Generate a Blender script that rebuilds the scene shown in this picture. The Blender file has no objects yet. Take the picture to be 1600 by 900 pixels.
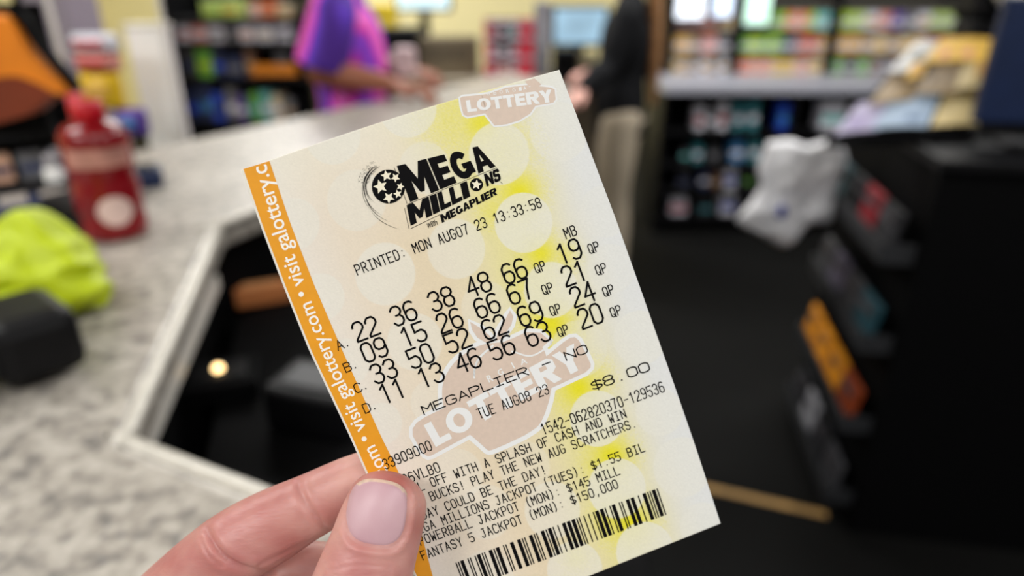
import bpy, bmesh, math, random
import numpy as np
from mathutils import Vector, Matrix, noise
from mathutils.bvhtree import BVHTree

scene = bpy.context.scene
COL = scene.collection
random.seed(7)
rng = np.random.default_rng(11)
R = math.radians

# ---------------------------------------------------------------- camera, world, lights, exposure
cd = bpy.data.cameras.new('camera')
cam = bpy.data.objects.new('camera', cd); COL.objects.link(cam)
cam.location = (0, 0, 1.40); cam.rotation_euler = (R(66), 0, 0)
cd.lens = 24; cd.sensor_width = 36; cd.clip_start = 0.01; cd.clip_end = 60
cd.dof.use_dof = True; cd.dof.focus_distance = 0.176; cd.dof.aperture_fstop = 5.4
scene.camera = cam
scene.view_settings.view_transform = 'Standard'
scene.view_settings.look = 'None'
scene.view_settings.gamma = 1
scene.view_settings.use_curve_mapping = False
scene.view_settings.exposure = 0.0
wd = bpy.data.worlds.new('world'); scene.world = wd; wd.use_nodes = True
wd.node_tree.nodes['Background'].inputs[0].default_value = (1.0, 0.98, 0.95, 1)
wd.node_tree.nodes['Background'].inputs[1].default_value = 0.19

def area(name, loc, rot, sx, sy, power, col=(1, 0.99, 0.975)):
    l = bpy.data.lights.new(name, 'AREA'); l.shape = 'RECTANGLE'; l.size = sx; l.size_y = sy
    l.energy = power; l.color = col
    o = bpy.data.objects.new(name, l); COL.objects.link(o); o.location = loc; o.rotation_euler = rot
    return o
CEIL = 2.9
LAMPS = [(-1.6, -1.2, 50), (0.6, -1.3, 30), (-1.9, 1.0, 30), (0.2, 3.2, 24), (-1.2, 3.9, 46), (1.7, 2.8, 48), (-1.6, 5.6, 60), (2.0, 5.6, 40), (2.0, 0.2, 26)]  # back-left lamp added to light the cream wall, last one the bag and cabinet
for lx, ly, p in LAMPS:
    area('ceiling_lamp_light', (lx, ly, CEIL - 0.075), (0, 0, 0), 1.15, 0.55, p)

# ---------------------------------------------------------------- the view of the place: pixel -> point
FPX = 1600 * 24 / 36.0
TH = R(24)
CAM = np.array([0, 0, 1.40]); RX = np.array([1., 0, 0])
FW = np.array([0, math.cos(TH), -math.sin(TH)]); UP = np.array([0, math.sin(TH), math.cos(TH)])
def ray(x, y): return FW + (x - 800) / FPX * RX + (450 - y) / FPX * UP
def on(x, y, z):
    d = ray(x, y); return CAM + d * ((z - CAM[2]) / d[2])
def at(x, y, Y):
    d = ray(x, y); return CAM + d * (Y / d[1])
def dep(x, y, D): return CAM + ray(x, y) * D

# ---------------------------------------------------------------- materials
def lin(c): return tuple((v / 255 / 12.92) if v / 255 <= 0.04045 else ((v / 255 + 0.055) / 1.055) ** 2.4 for v in c)
MATS = {}
def mat(name, rgb, rough=0.5, metal=0.0, var=0.08, scale=30.0, emit=0.0, spec=0.5, bump=0.0, bscale=200.0, coat=0.0):
    if name in MATS: return MATS[name]
    m = bpy.data.materials.new(name); m.use_nodes = True; nt = m.node_tree; b = nt.nodes['Principled BSDF']
    c = lin(rgb)
    tc = nt.nodes.new('ShaderNodeTexCoord'); nz = nt.nodes.new('ShaderNodeTexNoise'); nz.inputs['Scale'].default_value = scale
    nt.links.new(tc.outputs['Object'], nz.inputs['Vector'])
    rp = nt.nodes.new('ShaderNodeValToRGB')
    rp.color_ramp.elements[0].position = 0.3; rp.color_ramp.elements[1].position = 0.7
    rp.color_ramp.elements[0].color = (*[v * (1 - var) for v in c], 1)
    rp.color_ramp.elements[1].color = (*[min(1, v * (1 + var)) for v in c], 1)
    nt.links.new(nz.outputs['Fac'], rp.inputs['Fac']); nt.links.new(rp.outputs['Color'], b.inputs['Base Color'])
    b.inputs['Roughness'].default_value = rough; b.inputs['Metallic'].default_value = metal
    b.inputs['Specular IOR Level'].default_value = spec
    if coat: b.inputs['Coat Weight'].default_value = coat
    if emit:
        nt.links.new(rp.outputs['Color'], b.inputs['Emission Color']); b.inputs['Emission Strength'].default_value = emit
    if bump:
        n2 = nt.nodes.new('ShaderNodeTexNoise'); n2.inputs['Scale'].default_value = bscale; n2.inputs['Detail'].default_value = 4
        nt.links.new(tc.outputs['Object'], n2.inputs['Vector'])
        bp = nt.nodes.new('ShaderNodeBump'); bp.inputs['Strength'].default_value = bump; bp.inputs['Distance'].default_value = 0.002
        nt.links.new(n2.outputs['Fac'], bp.inputs['Height']); nt.links.new(bp.outputs['Normal'], b.inputs['Normal'])
    MATS[name] = m
    return m

def granite():
    m = bpy.data.materials.new('granite'); m.use_nodes = True; nt = m.node_tree; b = nt.nodes['Principled BSDF']
    tc = nt.nodes.new('ShaderNodeTexCoord')
    def nz(s, d, r=0.5):
        n = nt.nodes.new('ShaderNodeTexNoise'); n.inputs['Scale'].default_value = s; n.inputs['Detail'].default_value = d
        n.inputs['Roughness'].default_value = r; nt.links.new(tc.outputs['Object'], n.inputs['Vector']); return n
    n1 = nz(62, 5, 0.6); r1 = nt.nodes.new('ShaderNodeValToRGB'); e = r1.color_ramp.elements
    e[0].position = 0.36; e[0].color = (*lin((118, 114, 109)), 1); e[1].position = 0.60; e[1].color = (*lin((184, 178, 168)), 1)
    x = e.new(0.48); x.color = (*lin((160, 153, 143)), 1)
    nt.links.new(n1.outputs['Fac'], r1.inputs['Fac'])
    vo = nt.nodes.new('ShaderNodeTexVoronoi'); vo.inputs['Scale'].default_value = 95; nt.links.new(tc.outputs['Object'], vo.inputs['Vector'])
    r2 = nt.nodes.new('ShaderNodeValToRGB'); r2.color_ramp.elements[0].position = 0.0; r2.color_ramp.elements[1].position = 0.28
    r2.color_ramp.elements[0].color = (1, 1, 1, 1); r2.color_ramp.elements[1].color = (0, 0, 0, 1)
    nt.links.new(vo.outputs['Distance'], r2.inputs['Fac'])
    n3 = nz(24, 3); r3 = nt.nodes.new('ShaderNodeValToRGB'); r3.color_ramp.elements[0].position = 0.45; r3.color_ramp.elements[1].position = 0.6
    nt.links.new(n3.outputs['Fac'], r3.inputs['Fac'])
    mu = nt.nodes.new('ShaderNodeMath'); mu.operation = 'MULTIPLY'
    nt.links.new(r2.outputs['Color'], mu.inputs[0]); nt.links.new(r3.outputs['Color'], mu.inputs[1])
    mx = nt.nodes.new('ShaderNodeMix'); mx.data_type = 'RGBA'
    nt.links.new(mu.outputs[0], mx.inputs['Factor']); nt.links.new(r1.outputs['Color'], mx.inputs['A'])
    mx.inputs['B'].default_value = (*lin((92, 95, 104)), 1)
    nt.links.new(mx.outputs['Result'], b.inputs['Base Color']); b.inputs['Roughness'].default_value = 0.38
    return m

# ---------------------------------------------------------------- mesh helpers
def mesh_obj(name, bm, m=None, parent=None, smooth=False):
    me = bpy.data.meshes.new(name); bm.to_mesh(me); bm.free()
    o = bpy.data.objects.new(name, me); COL.objects.link(o)
    for mm in (m if isinstance(m, (list, tuple)) else [m]):
        if mm: me.materials.append(mm)
    if smooth: me.polygons.foreach_set('use_smooth', [True] * len(me.polygons))
    if parent: o.parent = parent
    return o
def tag(o, label=None, cat=None, group=None, kind=None):
    if label: o['label'] = label
    if cat: o['category'] = cat
    if group: o['group'] = group
    if kind: o['kind'] = kind
    return o
def empty(name, loc, rz=0, label=None, cat=None, group=None):
    o = bpy.data.objects.new(name, None); COL.objects.link(o); o.location = tuple(loc); o.rotation_euler = (0, 0, rz)
    o.empty_display_size = 0.05
    return tag(o, label, cat, group)
def struct(o): o['kind'] = 'structure'; return o
def add_box(bm, c, s, rot=None, bevel=0.0, mi=0):
    t = bmesh.new(); bmesh.ops.create_cube(t, size=1.0)
    bmesh.ops.scale(t, vec=s, verts=t.verts)
    if bevel: bmesh.ops.bevel(t, geom=t.edges[:], offset=bevel, segments=2, affect='EDGES', profile=0.5)
    if rot is not None: bmesh.ops.transform(t, matrix=rot.to_4x4(), verts=t.verts)
    bmesh.ops.translate(t, vec=tuple(c), verts=t.verts)
    for f in t.faces: f.material_index = mi
    merge(bm, t)
def merge(bm, t):
    mp = {v: bm.verts.new(v.co) for v in t.verts}
    for f in t.faces:
        try:
            g = bm.faces.new([mp[v] for v in f.verts]); g.material_index = f.material_index; g.smooth = f.smooth
        except ValueError: pass
    t.free()
def add_prism(bm, poly, z0, z1, bevel=0.0, mi=0):
    t = bmesh.new()
    b = [t.verts.new((x, y, z0)) for x, y in poly]; u = [t.verts.new((x, y, z1)) for x, y in poly]
    n = len(poly)
    t.faces.new(b[::-1]); t.faces.new(u)
    for i in range(n): t.faces.new((b[i], b[(i + 1) % n], u[(i + 1) % n], u[i]))
    bmesh.ops.recalc_face_normals(t, faces=t.faces[:])
    if bevel:
        ed = [e for e in t.edges if abs(e.verts[0].co.z - e.verts[1].co.z) < 1e-6]
        bmesh.ops.bevel(t, geom=ed, offset=bevel, segments=3, affect='EDGES', profile=0.5)
    for f in t.faces: f.material_index = mi
    merge(bm, t)
def add_lathe(bm, prof, n=32, c=(0, 0, 0), mi=0):
    t = bmesh.new(); rings = []
    for r, z in prof:
        rings.append([t.verts.new((c[0] + r * math.cos(2 * math.pi * k / n), c[1] + r * math.sin(2 * math.pi * k / n), c[2] + z)) for k in range(n)])
    for a, b in zip(rings, rings[1:]):
        for k in range(n): f = t.faces.new((a[k], a[(k + 1) % n], b[(k + 1) % n], b[k])); f.smooth = True
    t.faces.new(rings[0][::-1]); t.faces.new(rings[-1])
    for f in t.faces: f.material_index = mi
    merge(bm, t)
def catmull(P, n):
    P = np.asarray(P, float); out = []
    Q = np.vstack([2 * P[0] - P[1], P, 2 * P[-1] - P[-2]])
    for i in range(1, len(Q) - 2):
        for k in range(n):
            t = k / n
            out.append(0.5 * (2 * Q[i] + (Q[i + 1] - Q[i - 1]) * t + (2 * Q[i - 1] - 5 * Q[i] + 4 * Q[i + 1] - Q[i + 2]) * t * t + (3 * Q[i] - Q[i - 1] - 3 * Q[i + 1] + Q[i + 2]) * t ** 3))
    out.append(P[-1]); return np.array(out)
def add_sweep(bm, pts, rw, rt=None, side=(1, 0, 0), n=20, sub=4, caps=(True, True), mi=0):
    """elliptical tube along pts; half-width rw along 'side', half-thickness rt across; ends rounded"""
    pts = np.asarray(pts, float); rw = np.asarray(rw, float) * np.ones(len(pts))
    rt = rw if rt is None else np.asarray(rt, float) * np.ones(len(pts))
    A = catmull(np.column_stack([pts, rw, rt]), sub) if len(pts) > 2 else np.column_stack([pts, rw, rt])
    C, W, T = A[:, :3], A[:, 3], A[:, 4]
    def cap(c, d, w, t):
        r = min(w, t)
        return [(c + d * r * s, w * k, t * k) for s, k in ((0.30, 0.954), (0.56, 0.828), (0.78, 0.626), (0.92, 0.392), (0.985, 0.17))]
    st = [(C[i], W[i], T[i]) for i in range(len(C))]
    d0 = (C[0] - C[1]) / np.linalg.norm(C[0] - C[1]); d1 = (C[-1] - C[-2]) / np.linalg.norm(C[-1] - C[-2])
    if caps[0]: st = cap(C[0], d0, W[0], T[0])[::-1] + st
    if caps[1]: st = st + cap(C[-1], d1, W[-1], T[-1])
    side = np.asarray(side, float); rings = []
    for i, (c, w, t) in enumerate(st):
        a = st[max(0, i - 1)][0]; b = st[min(len(st) - 1, i + 1)][0]
        tg = b - a; tg = tg / (np.linalg.norm(tg) + 1e-12)
        s = side - tg * side.dot(tg); s = s / (np.linalg.norm(s) + 1e-9); u = np.cross(tg, s)
        rings.append([bm.verts.new(tuple(c + s * w * math.cos(2 * math.pi * k / n) + u * t * math.sin(2 * math.pi * k / n))) for k in range(n)])
    for a, b in zip(rings, rings[1:]):
        for k in range(n):
            f = bm.faces.new((a[k], a[(k + 1) % n], b[(k + 1) % n], b[k])); f.smooth = True; f.material_index = mi
    f = bm.faces.new(rings[0][::-1]); f.material_index = mi
    f = bm.faces.new(rings[-1]); f.material_index = mi
def add_ball(bm, c, r, mi=0, seg=20):
    t = bmesh.new(); bmesh.ops.create_uvsphere(t, u_segments=seg, v_segments=seg // 2, radius=1.0)
    r = r if hasattr(r, '__len__') else (r, r, r)
    for v in t.verts: v.co = Vector((c[0] + v.co.x * r[0], c[1] + v.co.y * r[1], c[2] + v.co.z * r[2]))
    for f in t.faces: f.material_index = mi; f.smooth = True
    merge(bm, t)
def fuse(name, bm, m, voxel, smooth=4, parent=None):
    """one continuous skin over the shapes in bm"""
    bmesh.ops.recalc_face_normals(bm, faces=bm.faces[:])
    me = bpy.data.meshes.new(name + '_src'); bm.to_mesh(me); bm.free()
    o = bpy.data.objects.new(name, me); COL.objects.link(o)
    md = o.modifiers.new('r', 'REMESH'); md.mode = 'VOXEL'; md.voxel_size = voxel; md.use_smooth_shade = True
    ms = o.modifiers.new('s', 'SMOOTH'); ms.factor = 0.5; ms.iterations = smooth
    dg = bpy.context.evaluated_depsgraph_get(); dg.update()
    me2 = bpy.data.meshes.new_from_object(o.evaluated_get(dg)); o.modifiers.clear()
    o.data = me2; bpy.data.meshes.remove(me); me2.name = name
    me2.materials.clear()
    for mm in (m if isinstance(m, (list, tuple)) else [m]): me2.materials.append(mm)
    me2.polygons.foreach_set('use_smooth', [True] * len(me2.polygons))
    if parent: o.parent = parent
    return o
def rotz(a): return Matrix.Rotation(a, 3, 'Z')
ORD = ['first', 'second', 'third', 'fourth', 'fifth', 'sixth', 'seventh', 'eighth', 'ninth', 'tenth', 'eleventh', 'twelfth', 'thirteenth', 'fourteenth', 'fifteenth', 'sixteenth']

# ---------------------------------------------------------------- the room
M_floor = mat('dark_floor', (9, 9, 8), 0.75, var=0.15, scale=6, bump=0.1, spec=0.15)
M_cream = mat('cream_paint', (240, 228, 172), 0.6, var=0.03)
M_lilac = mat('grey_lilac_paint', (150, 140, 152), 0.6, var=0.04)
M_ceil = mat('ceiling_white', (225, 224, 220), 0.8, var=0.03)
M_black = mat('black_laminate', (6, 6, 7), 0.7, var=0.1, spec=0.08)
M_black2 = mat('black_plastic', (12, 12, 14), 0.5, var=0.1, spec=0.2)
M_dgrey = mat('dark_grey_plastic', (40, 41, 44), 0.5, var=0.1)
M_navy = mat('navy_plastic', (14, 34, 72), 0.45, var=0.1)
M_steel = mat('brushed_steel', (232, 227, 218), 0.4, 0.1, var=0.06)
M_white = mat('white_board', (246, 245, 241), 0.55, var=0.02)
def slab(name, c, s, m):
    bm = bmesh.new(); add_box(bm, c, s); return struct(mesh_obj(name, bm, m))
slab('floor', (0.5, 2.5, -0.05), (9.2, 9.2, 0.1), M_floor)
slab('ceiling', (0.5, 2.5, CEIL + 0.05), (9.2, 9.2, 0.1), M_ceil)
slab('wall_back', (0.5, 7.05, CEIL / 2), (9.0, 0.1, CEIL), M_cream)
slab('wall_left', (-4.05, 2.5, CEIL / 2), (0.1, 9.2, CEIL), M_cream)
slab('wall_right', (5.05, 2.5, CEIL / 2), (0.1, 9.2, CEIL), M_lilac)
for i, (lx, ly, p) in enumerate(LAMPS):
    e = empty('ceiling_light', (lx, ly, CEIL), 0, 'unseen white recessed ceiling light panel, %s one counting back from the counter' % ORD[i], 'light')
    bm = bmesh.new()
    for sx, sy, w, h in ((0, 0.3, 1.26, 0.03), (0, -0.3, 1.26, 0.03), (0.615, 0, 0.03, 0.57), (-0.615, 0, 0.03, 0.57)):
        add_box(bm, (sx, sy, -0.03), (w, h, 0.06))
    mesh_obj('frame', bm, M_white, e)
    bm = bmesh.new(); add_box(bm, (0, 0, -0.045), (1.2, 0.57, 0.01)); mesh_obj('diffuser', bm, mat('diffuser', (255, 250, 240), 0.5, emit=1.5, var=0.0), e)

# ---------------------------------------------------------------- the stone counter
CT = 1.07
cnt = empty('service_counter', (-0.6, 0.5, 0), 0, 'U-shaped service counter with a speckled grey granite top', 'counter')
def sub(o, base):                       # world-space mesh under an Empty at base
    o.location = tuple(-np.array(base)); return o
CB = np.array((-0.6, 0.5, 0))
top_poly = [(0.0, 2.895), (-1.36, 0.53), (-1.36, -0.35), (0.25, -0.35), (0.25, 0.181), (-0.308, 0.443), (-0.444, 0.993), (0.20, 2.48)]
bm = bmesh.new(); add_prism(bm, top_poly, CT - 0.045, CT, bevel=0.010)
sub(mesh_obj('countertop', bm, granite(), cnt), CB)
base_poly = [(-0.02, 2.80), (-1.30, 0.56), (-1.30, -0.30), (0.20, -0.30), (0.20, 0.15), (-0.345, 0.405), (-0.49, 1.0), (0.13, 2.47)]
bm = bmesh.new(); add_prism(bm, base_poly, 0.0, CT - 0.045)
sub(mesh_obj('cabinet', bm, M_black, cnt), CB)
bm = bmesh.new()
add_sweep(bm, [(0.16, 2.40, CT - 0.004), (-0.12, 1.745, CT - 0.004), (-0.438, 0.998, CT - 0.004), (-0.441, 0.975, CT - 0.004), (-0.375, 0.722, CT - 0.004), (-0.312, 0.462, CT - 0.004), (-0.303, 0.446, CT - 0.004), (-0.02, 0.312, CT - 0.004), (0.245, 0.188, CT - 0.004)], 0.0065, n=10, sub=3)
sub(mesh_obj('edge_bead', bm, mat('pale_stone', (206, 201, 190), 0.35, var=0.12, scale=80), cnt), CB)['label'] = 'paler rounded edge'
# steel channel under the inner edge of the top
p0 = on(340, 428, 0.99); p1 = on(224, 690, 0.99)
dv = p1 - p0; L = np.linalg.norm(dv); an = math.atan2(dv[1], dv[0])
ch = empty('steel_channel', (*((p0 + p1) / 2)[:2], 0.90), an, 'brushed steel channel fixed inside the well of the granite counter', 'metal channel')
bm = bmesh.new(); add_box(bm, (0, -0.016, 0.087), (L, 0.032, 0.006), bevel=0.001); add_box(bm, (0, -0.001, 0.078), (L, 0.003, 0.022), bevel=0.001)
mesh_obj('flange', bm, M_steel, ch)
bm = bmesh.new(); add_box(bm, (0, -0.031, 0.066), (L, 0.003, 0.04), bevel=0.001); mesh_obj('inner_web', bm, mat('dull_steel', (120, 116, 108), 0.45, 0.6), ch)

# desk inside the well and what stands on it
dk = empty('clerk_desk', (-0.05, 0.95, 0), 0, 'black desk inside the well of the granite counter', 'desk')
bm = bmesh.new(); add_prism(bm, [(-0.255, -0.50), (0.18, -0.70), (0.18, 0.55), (-0.10, 0.55), (-0.40, 0.05)], 0.87, 0.90, bevel=0.004); mesh_obj('desk_top', bm, M_black, dk)
for x, y in ((-0.22, -0.46), (0.14, -0.62), (0.14, 0.50), (-0.34, 0.04)):
    bm = bmesh.new(); add_box(bm, (x, y, 0.435), (0.04, 0.04, 0.87), bevel=0.004); mesh_obj('leg', bm, M_black, dk)
def device(px, py, z, sx, sy, sz, rz, name, label, cat, body, face):
    c = on(px, py, z); e = empty(name, c, rz, label, cat)
    bm = bmesh.new(); add_box(bm, (0, 0, sz / 2), (sx, sy, sz), bevel=min(sx, sy, sz) * 0.12); mesh_obj('body', bm, body, e)
    bm = bmesh.new(); add_box(bm, (0, 0, sz), (sx * 0.7, sy * 0.6, 0.006), bevel=0.002); mesh_obj('face_panel', bm, face, e)
    return e
e = device(347, 606, 0.90, 0.10, 0.08, 0.026, 0.3, 'glint_box', 'added black box with a glowing amber reflection spot on the black desk', 'electronic device', M_black, M_black2)  # box added to carry the glowing reflection spot
bm = bmesh.new(); add_lathe(bm, [(0.0065, 0), (0.0065, 0.003), (0.004, 0.006), (0.001, 0.007)], 16, (0.0, 0.0, 0.029)); mesh_obj('lamp_glint', bm, mat('amber_glint', (255, 214, 150), 0.4, emit=5.0, var=0), e)['label'] = 'glowing amber spot standing for a reflected ceiling lamp'  # emissive spot stands in for the reflection of a ceiling lamp
device(412, 470, 0.90, 0.09, 0.04, 0.03, 0.4, 'cardboard_box', 'small brown carton on the black desk', 'box', mat('brown_card', (196, 120, 66), 0.7), mat('brown_card_label', (214, 150, 96), 0.7))
device(505, 655, 0.90, 0.11, 0.08, 0.06, -0.3, 'receipt_printer', 'dark grey printer on the black desk beside the ticket', 'printer', M_black2, M_dgrey)

# ---------------------------------------------------------------- fixture on the right: black cabinet with leaflet pockets on its end
fa = on(1325, 830, 0); fb = on(1270, 680, 0)
dirv = (fb - fa)[:2]; dirv /= np.linalg.norm(dirv); nor = np.array([dirv[1], -dirv[0]])
FA = fa[:2]; FLEN = 0.72
fx = empty('merchandise_cabinet', (*FA, 0), math.atan2(dirv[1], dirv[0]), 'tall black merchandise cabinet at the right edge', 'cabinet')
# local x runs along the end face away from the camera, local -y into the cabinet
bm = bmesh.new(); add_box(bm, (FLEN / 2, -0.75, 0.515), (FLEN, 1.5, 1.03), bevel=0.004); mesh_obj('body', bm, M_black, fx)
bm = bmesh.new(); add_box(bm, (FLEN / 2, -0.75, 1.04), (FLEN + 0.03, 1.52, 0.025), bevel=0.004); mesh_obj('top_panel', bm, M_black2, fx)
fxm = Matrix.Translation((*FA, 0)) @ Matrix.Rotation(math.atan2(dirv[1], dirv[0]), 4, 'Z')
def fxp(x, y, z): return np.array(fxm @ Vector((x, y, z)))
for z in (0.10, 0.34, 0.58, 0.82):
    bm = bmesh.new(); add_box(bm, (0.30, 0.075, z), (0.56, 0.006, 0.05), bevel=0.001); add_box(bm, (0.30, 0.038, z - 0.025), (0.56, 0.076, 0.005), bevel=0.001)
    for x in (0.022, 0.578): add_box(bm, (x, 0.038, z), (0.005, 0.076, 0.05), bevel=0.001)
    mesh_obj('leaflet_pocket', bm, M_dgrey, fx)
PK = {'orange': (238, 150, 24), 'grey': (62, 62, 66), 'white': (150, 150, 156), 'red': (140, 22, 34), 'teal': (24, 62, 72), 'lilac': (96, 90, 108), 'charcoal': (34, 34, 38), 'rust': (130, 52, 16)}
rows = [(0.10, ['grey', 'charcoal', 'white', 'charcoal']), (0.34, ['rust', 'orange', 'orange', 'orange']), (0.58, ['teal', 'grey', 'lilac', 'grey']), (0.82, ['charcoal', 'red', 'charcoal', 'teal'])]
for ri, (z, cs) in enumerate(rows):
    for k, c in enumerate(cs):
        w = 0.125; x = 0.09 + 0.14 * k
        p = fxp(x, 0.05, z - 0.022)
        tier = ['lowest', 'second lowest', 'second highest', 'highest'][ri]
        e = empty('leaflet_pack', p, math.atan2(dirv[1], dirv[0]), '%s leaflet pack, %s from near end, %s pocket of black cabinet' % (c, ORD[k], tier), 'leaflet pack', 'leaflet packs on the black cabinet')
        rot = Matrix.Rotation(R(10), 3, 'X')
        bm = bmesh.new(); add_box(bm, (0, 0, 0.06), (w, 0.014, 0.12), rot, bevel=0.003); mesh_obj('cover', bm, mat('leaflet_' + c, PK[c], 0.5, var=0.25, scale=25), e)
        bm = bmesh.new(); add_box(bm, (0, 0.0085, 0.095), (w * 0.7, 0.002, 0.02), rot); mesh_obj('title_band', bm, mat('leaflet_band', (64, 60, 64), 0.5), e)
# tape line on the floor
t0 = on(1080, 757, 0); t1 = on(1292, 805, 0); dv = t1 - t0
e = empty('floor_tape', (*((t0 + t1) / 2)[:2], 0), math.atan2(dv[1], dv[0]))
bm = bmesh.new(); add_box(bm, (0, 0, 0.0015), (np.linalg.norm(dv), 0.026, 0.003), bevel=0.001)
COL.objects.unlink(e); bpy.data.objects.remove(e)
o = mesh_obj('floor_tape', bm, mat('tan_tape', (190, 150, 90), 0.6, var=0.2, scale=20)); o.location = (*((t0 + t1) / 2)[:2], 0); o.rotation_euler.z = math.atan2(dv[1], dv[0])
tag(o, 'strip of tan tape across the dark floor', 'tape')

# ---------------------------------------------------------------- back counter with open shelves, cigarette shelving above
BY = 3.97; BZ = 0.885
bx0, bx1 = 0.86, 2.75
bk = empty('back_counter', ((bx0 + bx1) / 2, BY + 0.28, 0), 0, 'long back counter with a pale grey top over open black shelves', 'counter')
cx = (bx0 + bx1) / 2
def bkbox(name, x0, x1, y0, y1, z0, z1, m, bevel=0.003):
    bm = bmesh.new(); add_box(bm, ((x0 + x1) / 2 - cx, (y0 + y1) / 2 - BY - 0.28, (z0 + z1) / 2), (x1 - x0, y1 - y0, z1 - z0), bevel=bevel)
    return mesh_obj(name, bm, m, bk)
bkbox('worktop', bx0, bx1, BY - 0.02, BY + 0.56, BZ - 0.05, BZ, mat('pale_grey_top', (164, 165, 176), 0.4, var=0.05))
bkbox('back_panel', bx0, bx1, BY + 0.42, BY + 0.45, 0.0, BZ - 0.05, M_black)
bkbox('plinth', bx0, bx1, BY + 0.04, BY + 0.42, 0.0, 0.09, M_black)
LEV = [0.10, 0.27, 0.43, 0.62]
for z in LEV: bkbox('shelf', bx0, bx1, BY + 0.01, BY + 0.42, z - 0.018, z, M_black2)
UPX = [bx0 + 0.012, 1.62, 2.15, bx1 - 0.012]
for x in UPX: bkbox('upright', x - 0.014, x + 0.014, BY + 0.004, BY + 0.42, 0.0, BZ - 0.05, M_black2)

GX = {'white': (226, 226, 236), 'teal': (62, 140, 150), 'blue': (44, 84, 214), 'sky blue': (70, 140, 200), 'red': (180, 58, 52), 'pink': (226, 150, 140), 'green': (110, 180, 60),
      'lime': (178, 214, 50), 'yellow': (232, 190, 16), 'gold': (226, 178, 90), 'orange': (236, 120, 60), 'navy': (36, 50, 92), 'grey': (120, 120, 124), 'tan': (190, 160, 120), 'brown': (120, 84, 60),
      'dark grey': (58, 58, 62), 'pale green': (196, 222, 130), 'cream': (230, 214, 180), 'peach': (240, 190, 160), 'mint': (110, 196, 190), 'crimson': (204, 40, 60), 'purple': (96, 70, 160)}
def pack(x, y, z, w, d, h, c, name, label, cat, group, band='white', rz=0.0):
    """carton: a bevelled box with a lid and a printed band round its face"""
    e = empty(name, (x, y, z), rz, label, cat, group)
    bm = bmesh.new(); add_box(bm, (0, 0, h / 2), (w, d, h), bevel=min(w, d, h) * 0.06); mesh_obj('carton', bm, mat('pack_' + c.replace(' ', '_'), GX[c], 0.45, var=0.1), e)
    bm = bmesh.new(); add_box(bm, (0, -d / 2 - 0.0005, h * 0.42), (w * 0.86, 0.002, h * 0.26)); mesh_obj('printed_band', bm, mat('pack_' + band.replace(' ', '_'), GX[band], 0.45, var=0.1), e)
    return e
low = [ # px x, shelf level index, width m, height m, colour, band
    (1082, 3, .05, .13, 'white', 'red'), (1100, 3, .05, .12, 'grey', 'white'), (1117, 3, .05, .15, 'white', 'red'), (1140, 3, .05, .15, 'teal', 'white'), (1162, 3, .06, .16, 'teal', 'white'), (1212, 3, .09, .15, 'blue', 'sky blue'), (1282, 3, .14, .15, 'white', 'mint'),
    (1066, 2, .05, .08, 'dark grey', 'mint'), (1085, 2, .05, .10, 'teal', 'white'), (1110, 2, .06, .09, 'dark grey', 'grey'), (1145, 2, .07, .12, 'sky blue', 'white'), (1172, 2, .07, .13, 'teal', 'white'), (1215, 2, .09, .11, 'navy', 'sky blue'), (1270, 2, .10, .10, 'dark grey', 'white'),
    (1068, 1, .08, .09, 'dark grey', 'navy'), (1100, 1, .06, .10, 'navy', 'white'), (1118, 1, .05, .09, 'brown', 'tan'), (1140, 1, .07, .12, 'white', 'blue'), (1168, 1, .06, .10, 'dark grey', 'green'),
    (1064, 0, .10, .10, 'white', 'crimson'), (1107, 0, .08, .09, 'dark grey', 'teal'), (1142, 0, .09, .14, 'white', 'blue'), (1190, 0, .08, .1, 'dark grey', 'teal')]
cnts = {}
for px, lv, w, h, c, b in low:
    p = at(px, 250, BY + 0.12); k = cnts.get(lv, 0); cnts[lv] = k + 1
    pack(p[0], BY + 0.12, LEV[lv], w, 0.12, h, c, 'product_box', '%s box with %s band, %s from left, %s shelf under back counter' % (c, b, ORD[k], ['lowest', 'second lowest', 'second highest', 'highest'][lv]), 'box', 'product boxes under the back counter', b)

SY = 4.46
sx0, sx1 = at(1048, 60, SY)[0], at(1500, 60, SY)[0]
zs = [BZ, at(1200, 84, SY)[2], at(1200, 46, SY)[2], at(1200, 8, SY)[2], at(1200, 8, SY)[2] + 0.2]
rk = empty('cigarette_shelving', ((sx0 + sx1) / 2, SY + 0.15, BZ), 0, 'black three-bay shelving of colourful packs above the back counter', 'shelving')
rb = np.array(((sx0 + sx1) / 2, SY + 0.15, BZ))
def rkbox(name, x0, x1, y0, y1, z0, z1, m, bevel=0.002):
    bm = bmesh.new(); add_box(bm, np.array(((x0 + x1) / 2, (y0 + y1) / 2, (z0 + z1) / 2)) - rb, (x1 - x0, y1 - y0, z1 - z0), bevel=bevel); return mesh_obj(name, bm, m, rk)
posts = [sx0, at(1153, 60, SY)[0], at(1303, 60, SY)[0], sx1]
for x in posts: rkbox('post', x - 0.022, x + 0.022, SY - 0.01, SY + 0.28, BZ, 2.0, M_black)
rkbox('back_panel', sx0, sx1, SY + 0.26, SY + 0.28, BZ, 2.0, mat('grey_slat_panel', (70, 66, 60), 0.6))
for z in zs[1:]: rkbox('shelf', sx0, sx1, SY + 0.005, SY + 0.26, z - 0.014, z, mat('shelf_edge', (132, 128, 118), 0.5))
rkbox('top_board', sx0, sx1, SY - 0.01, SY + 0.28, 2.0, 2.02, M_black)
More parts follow.
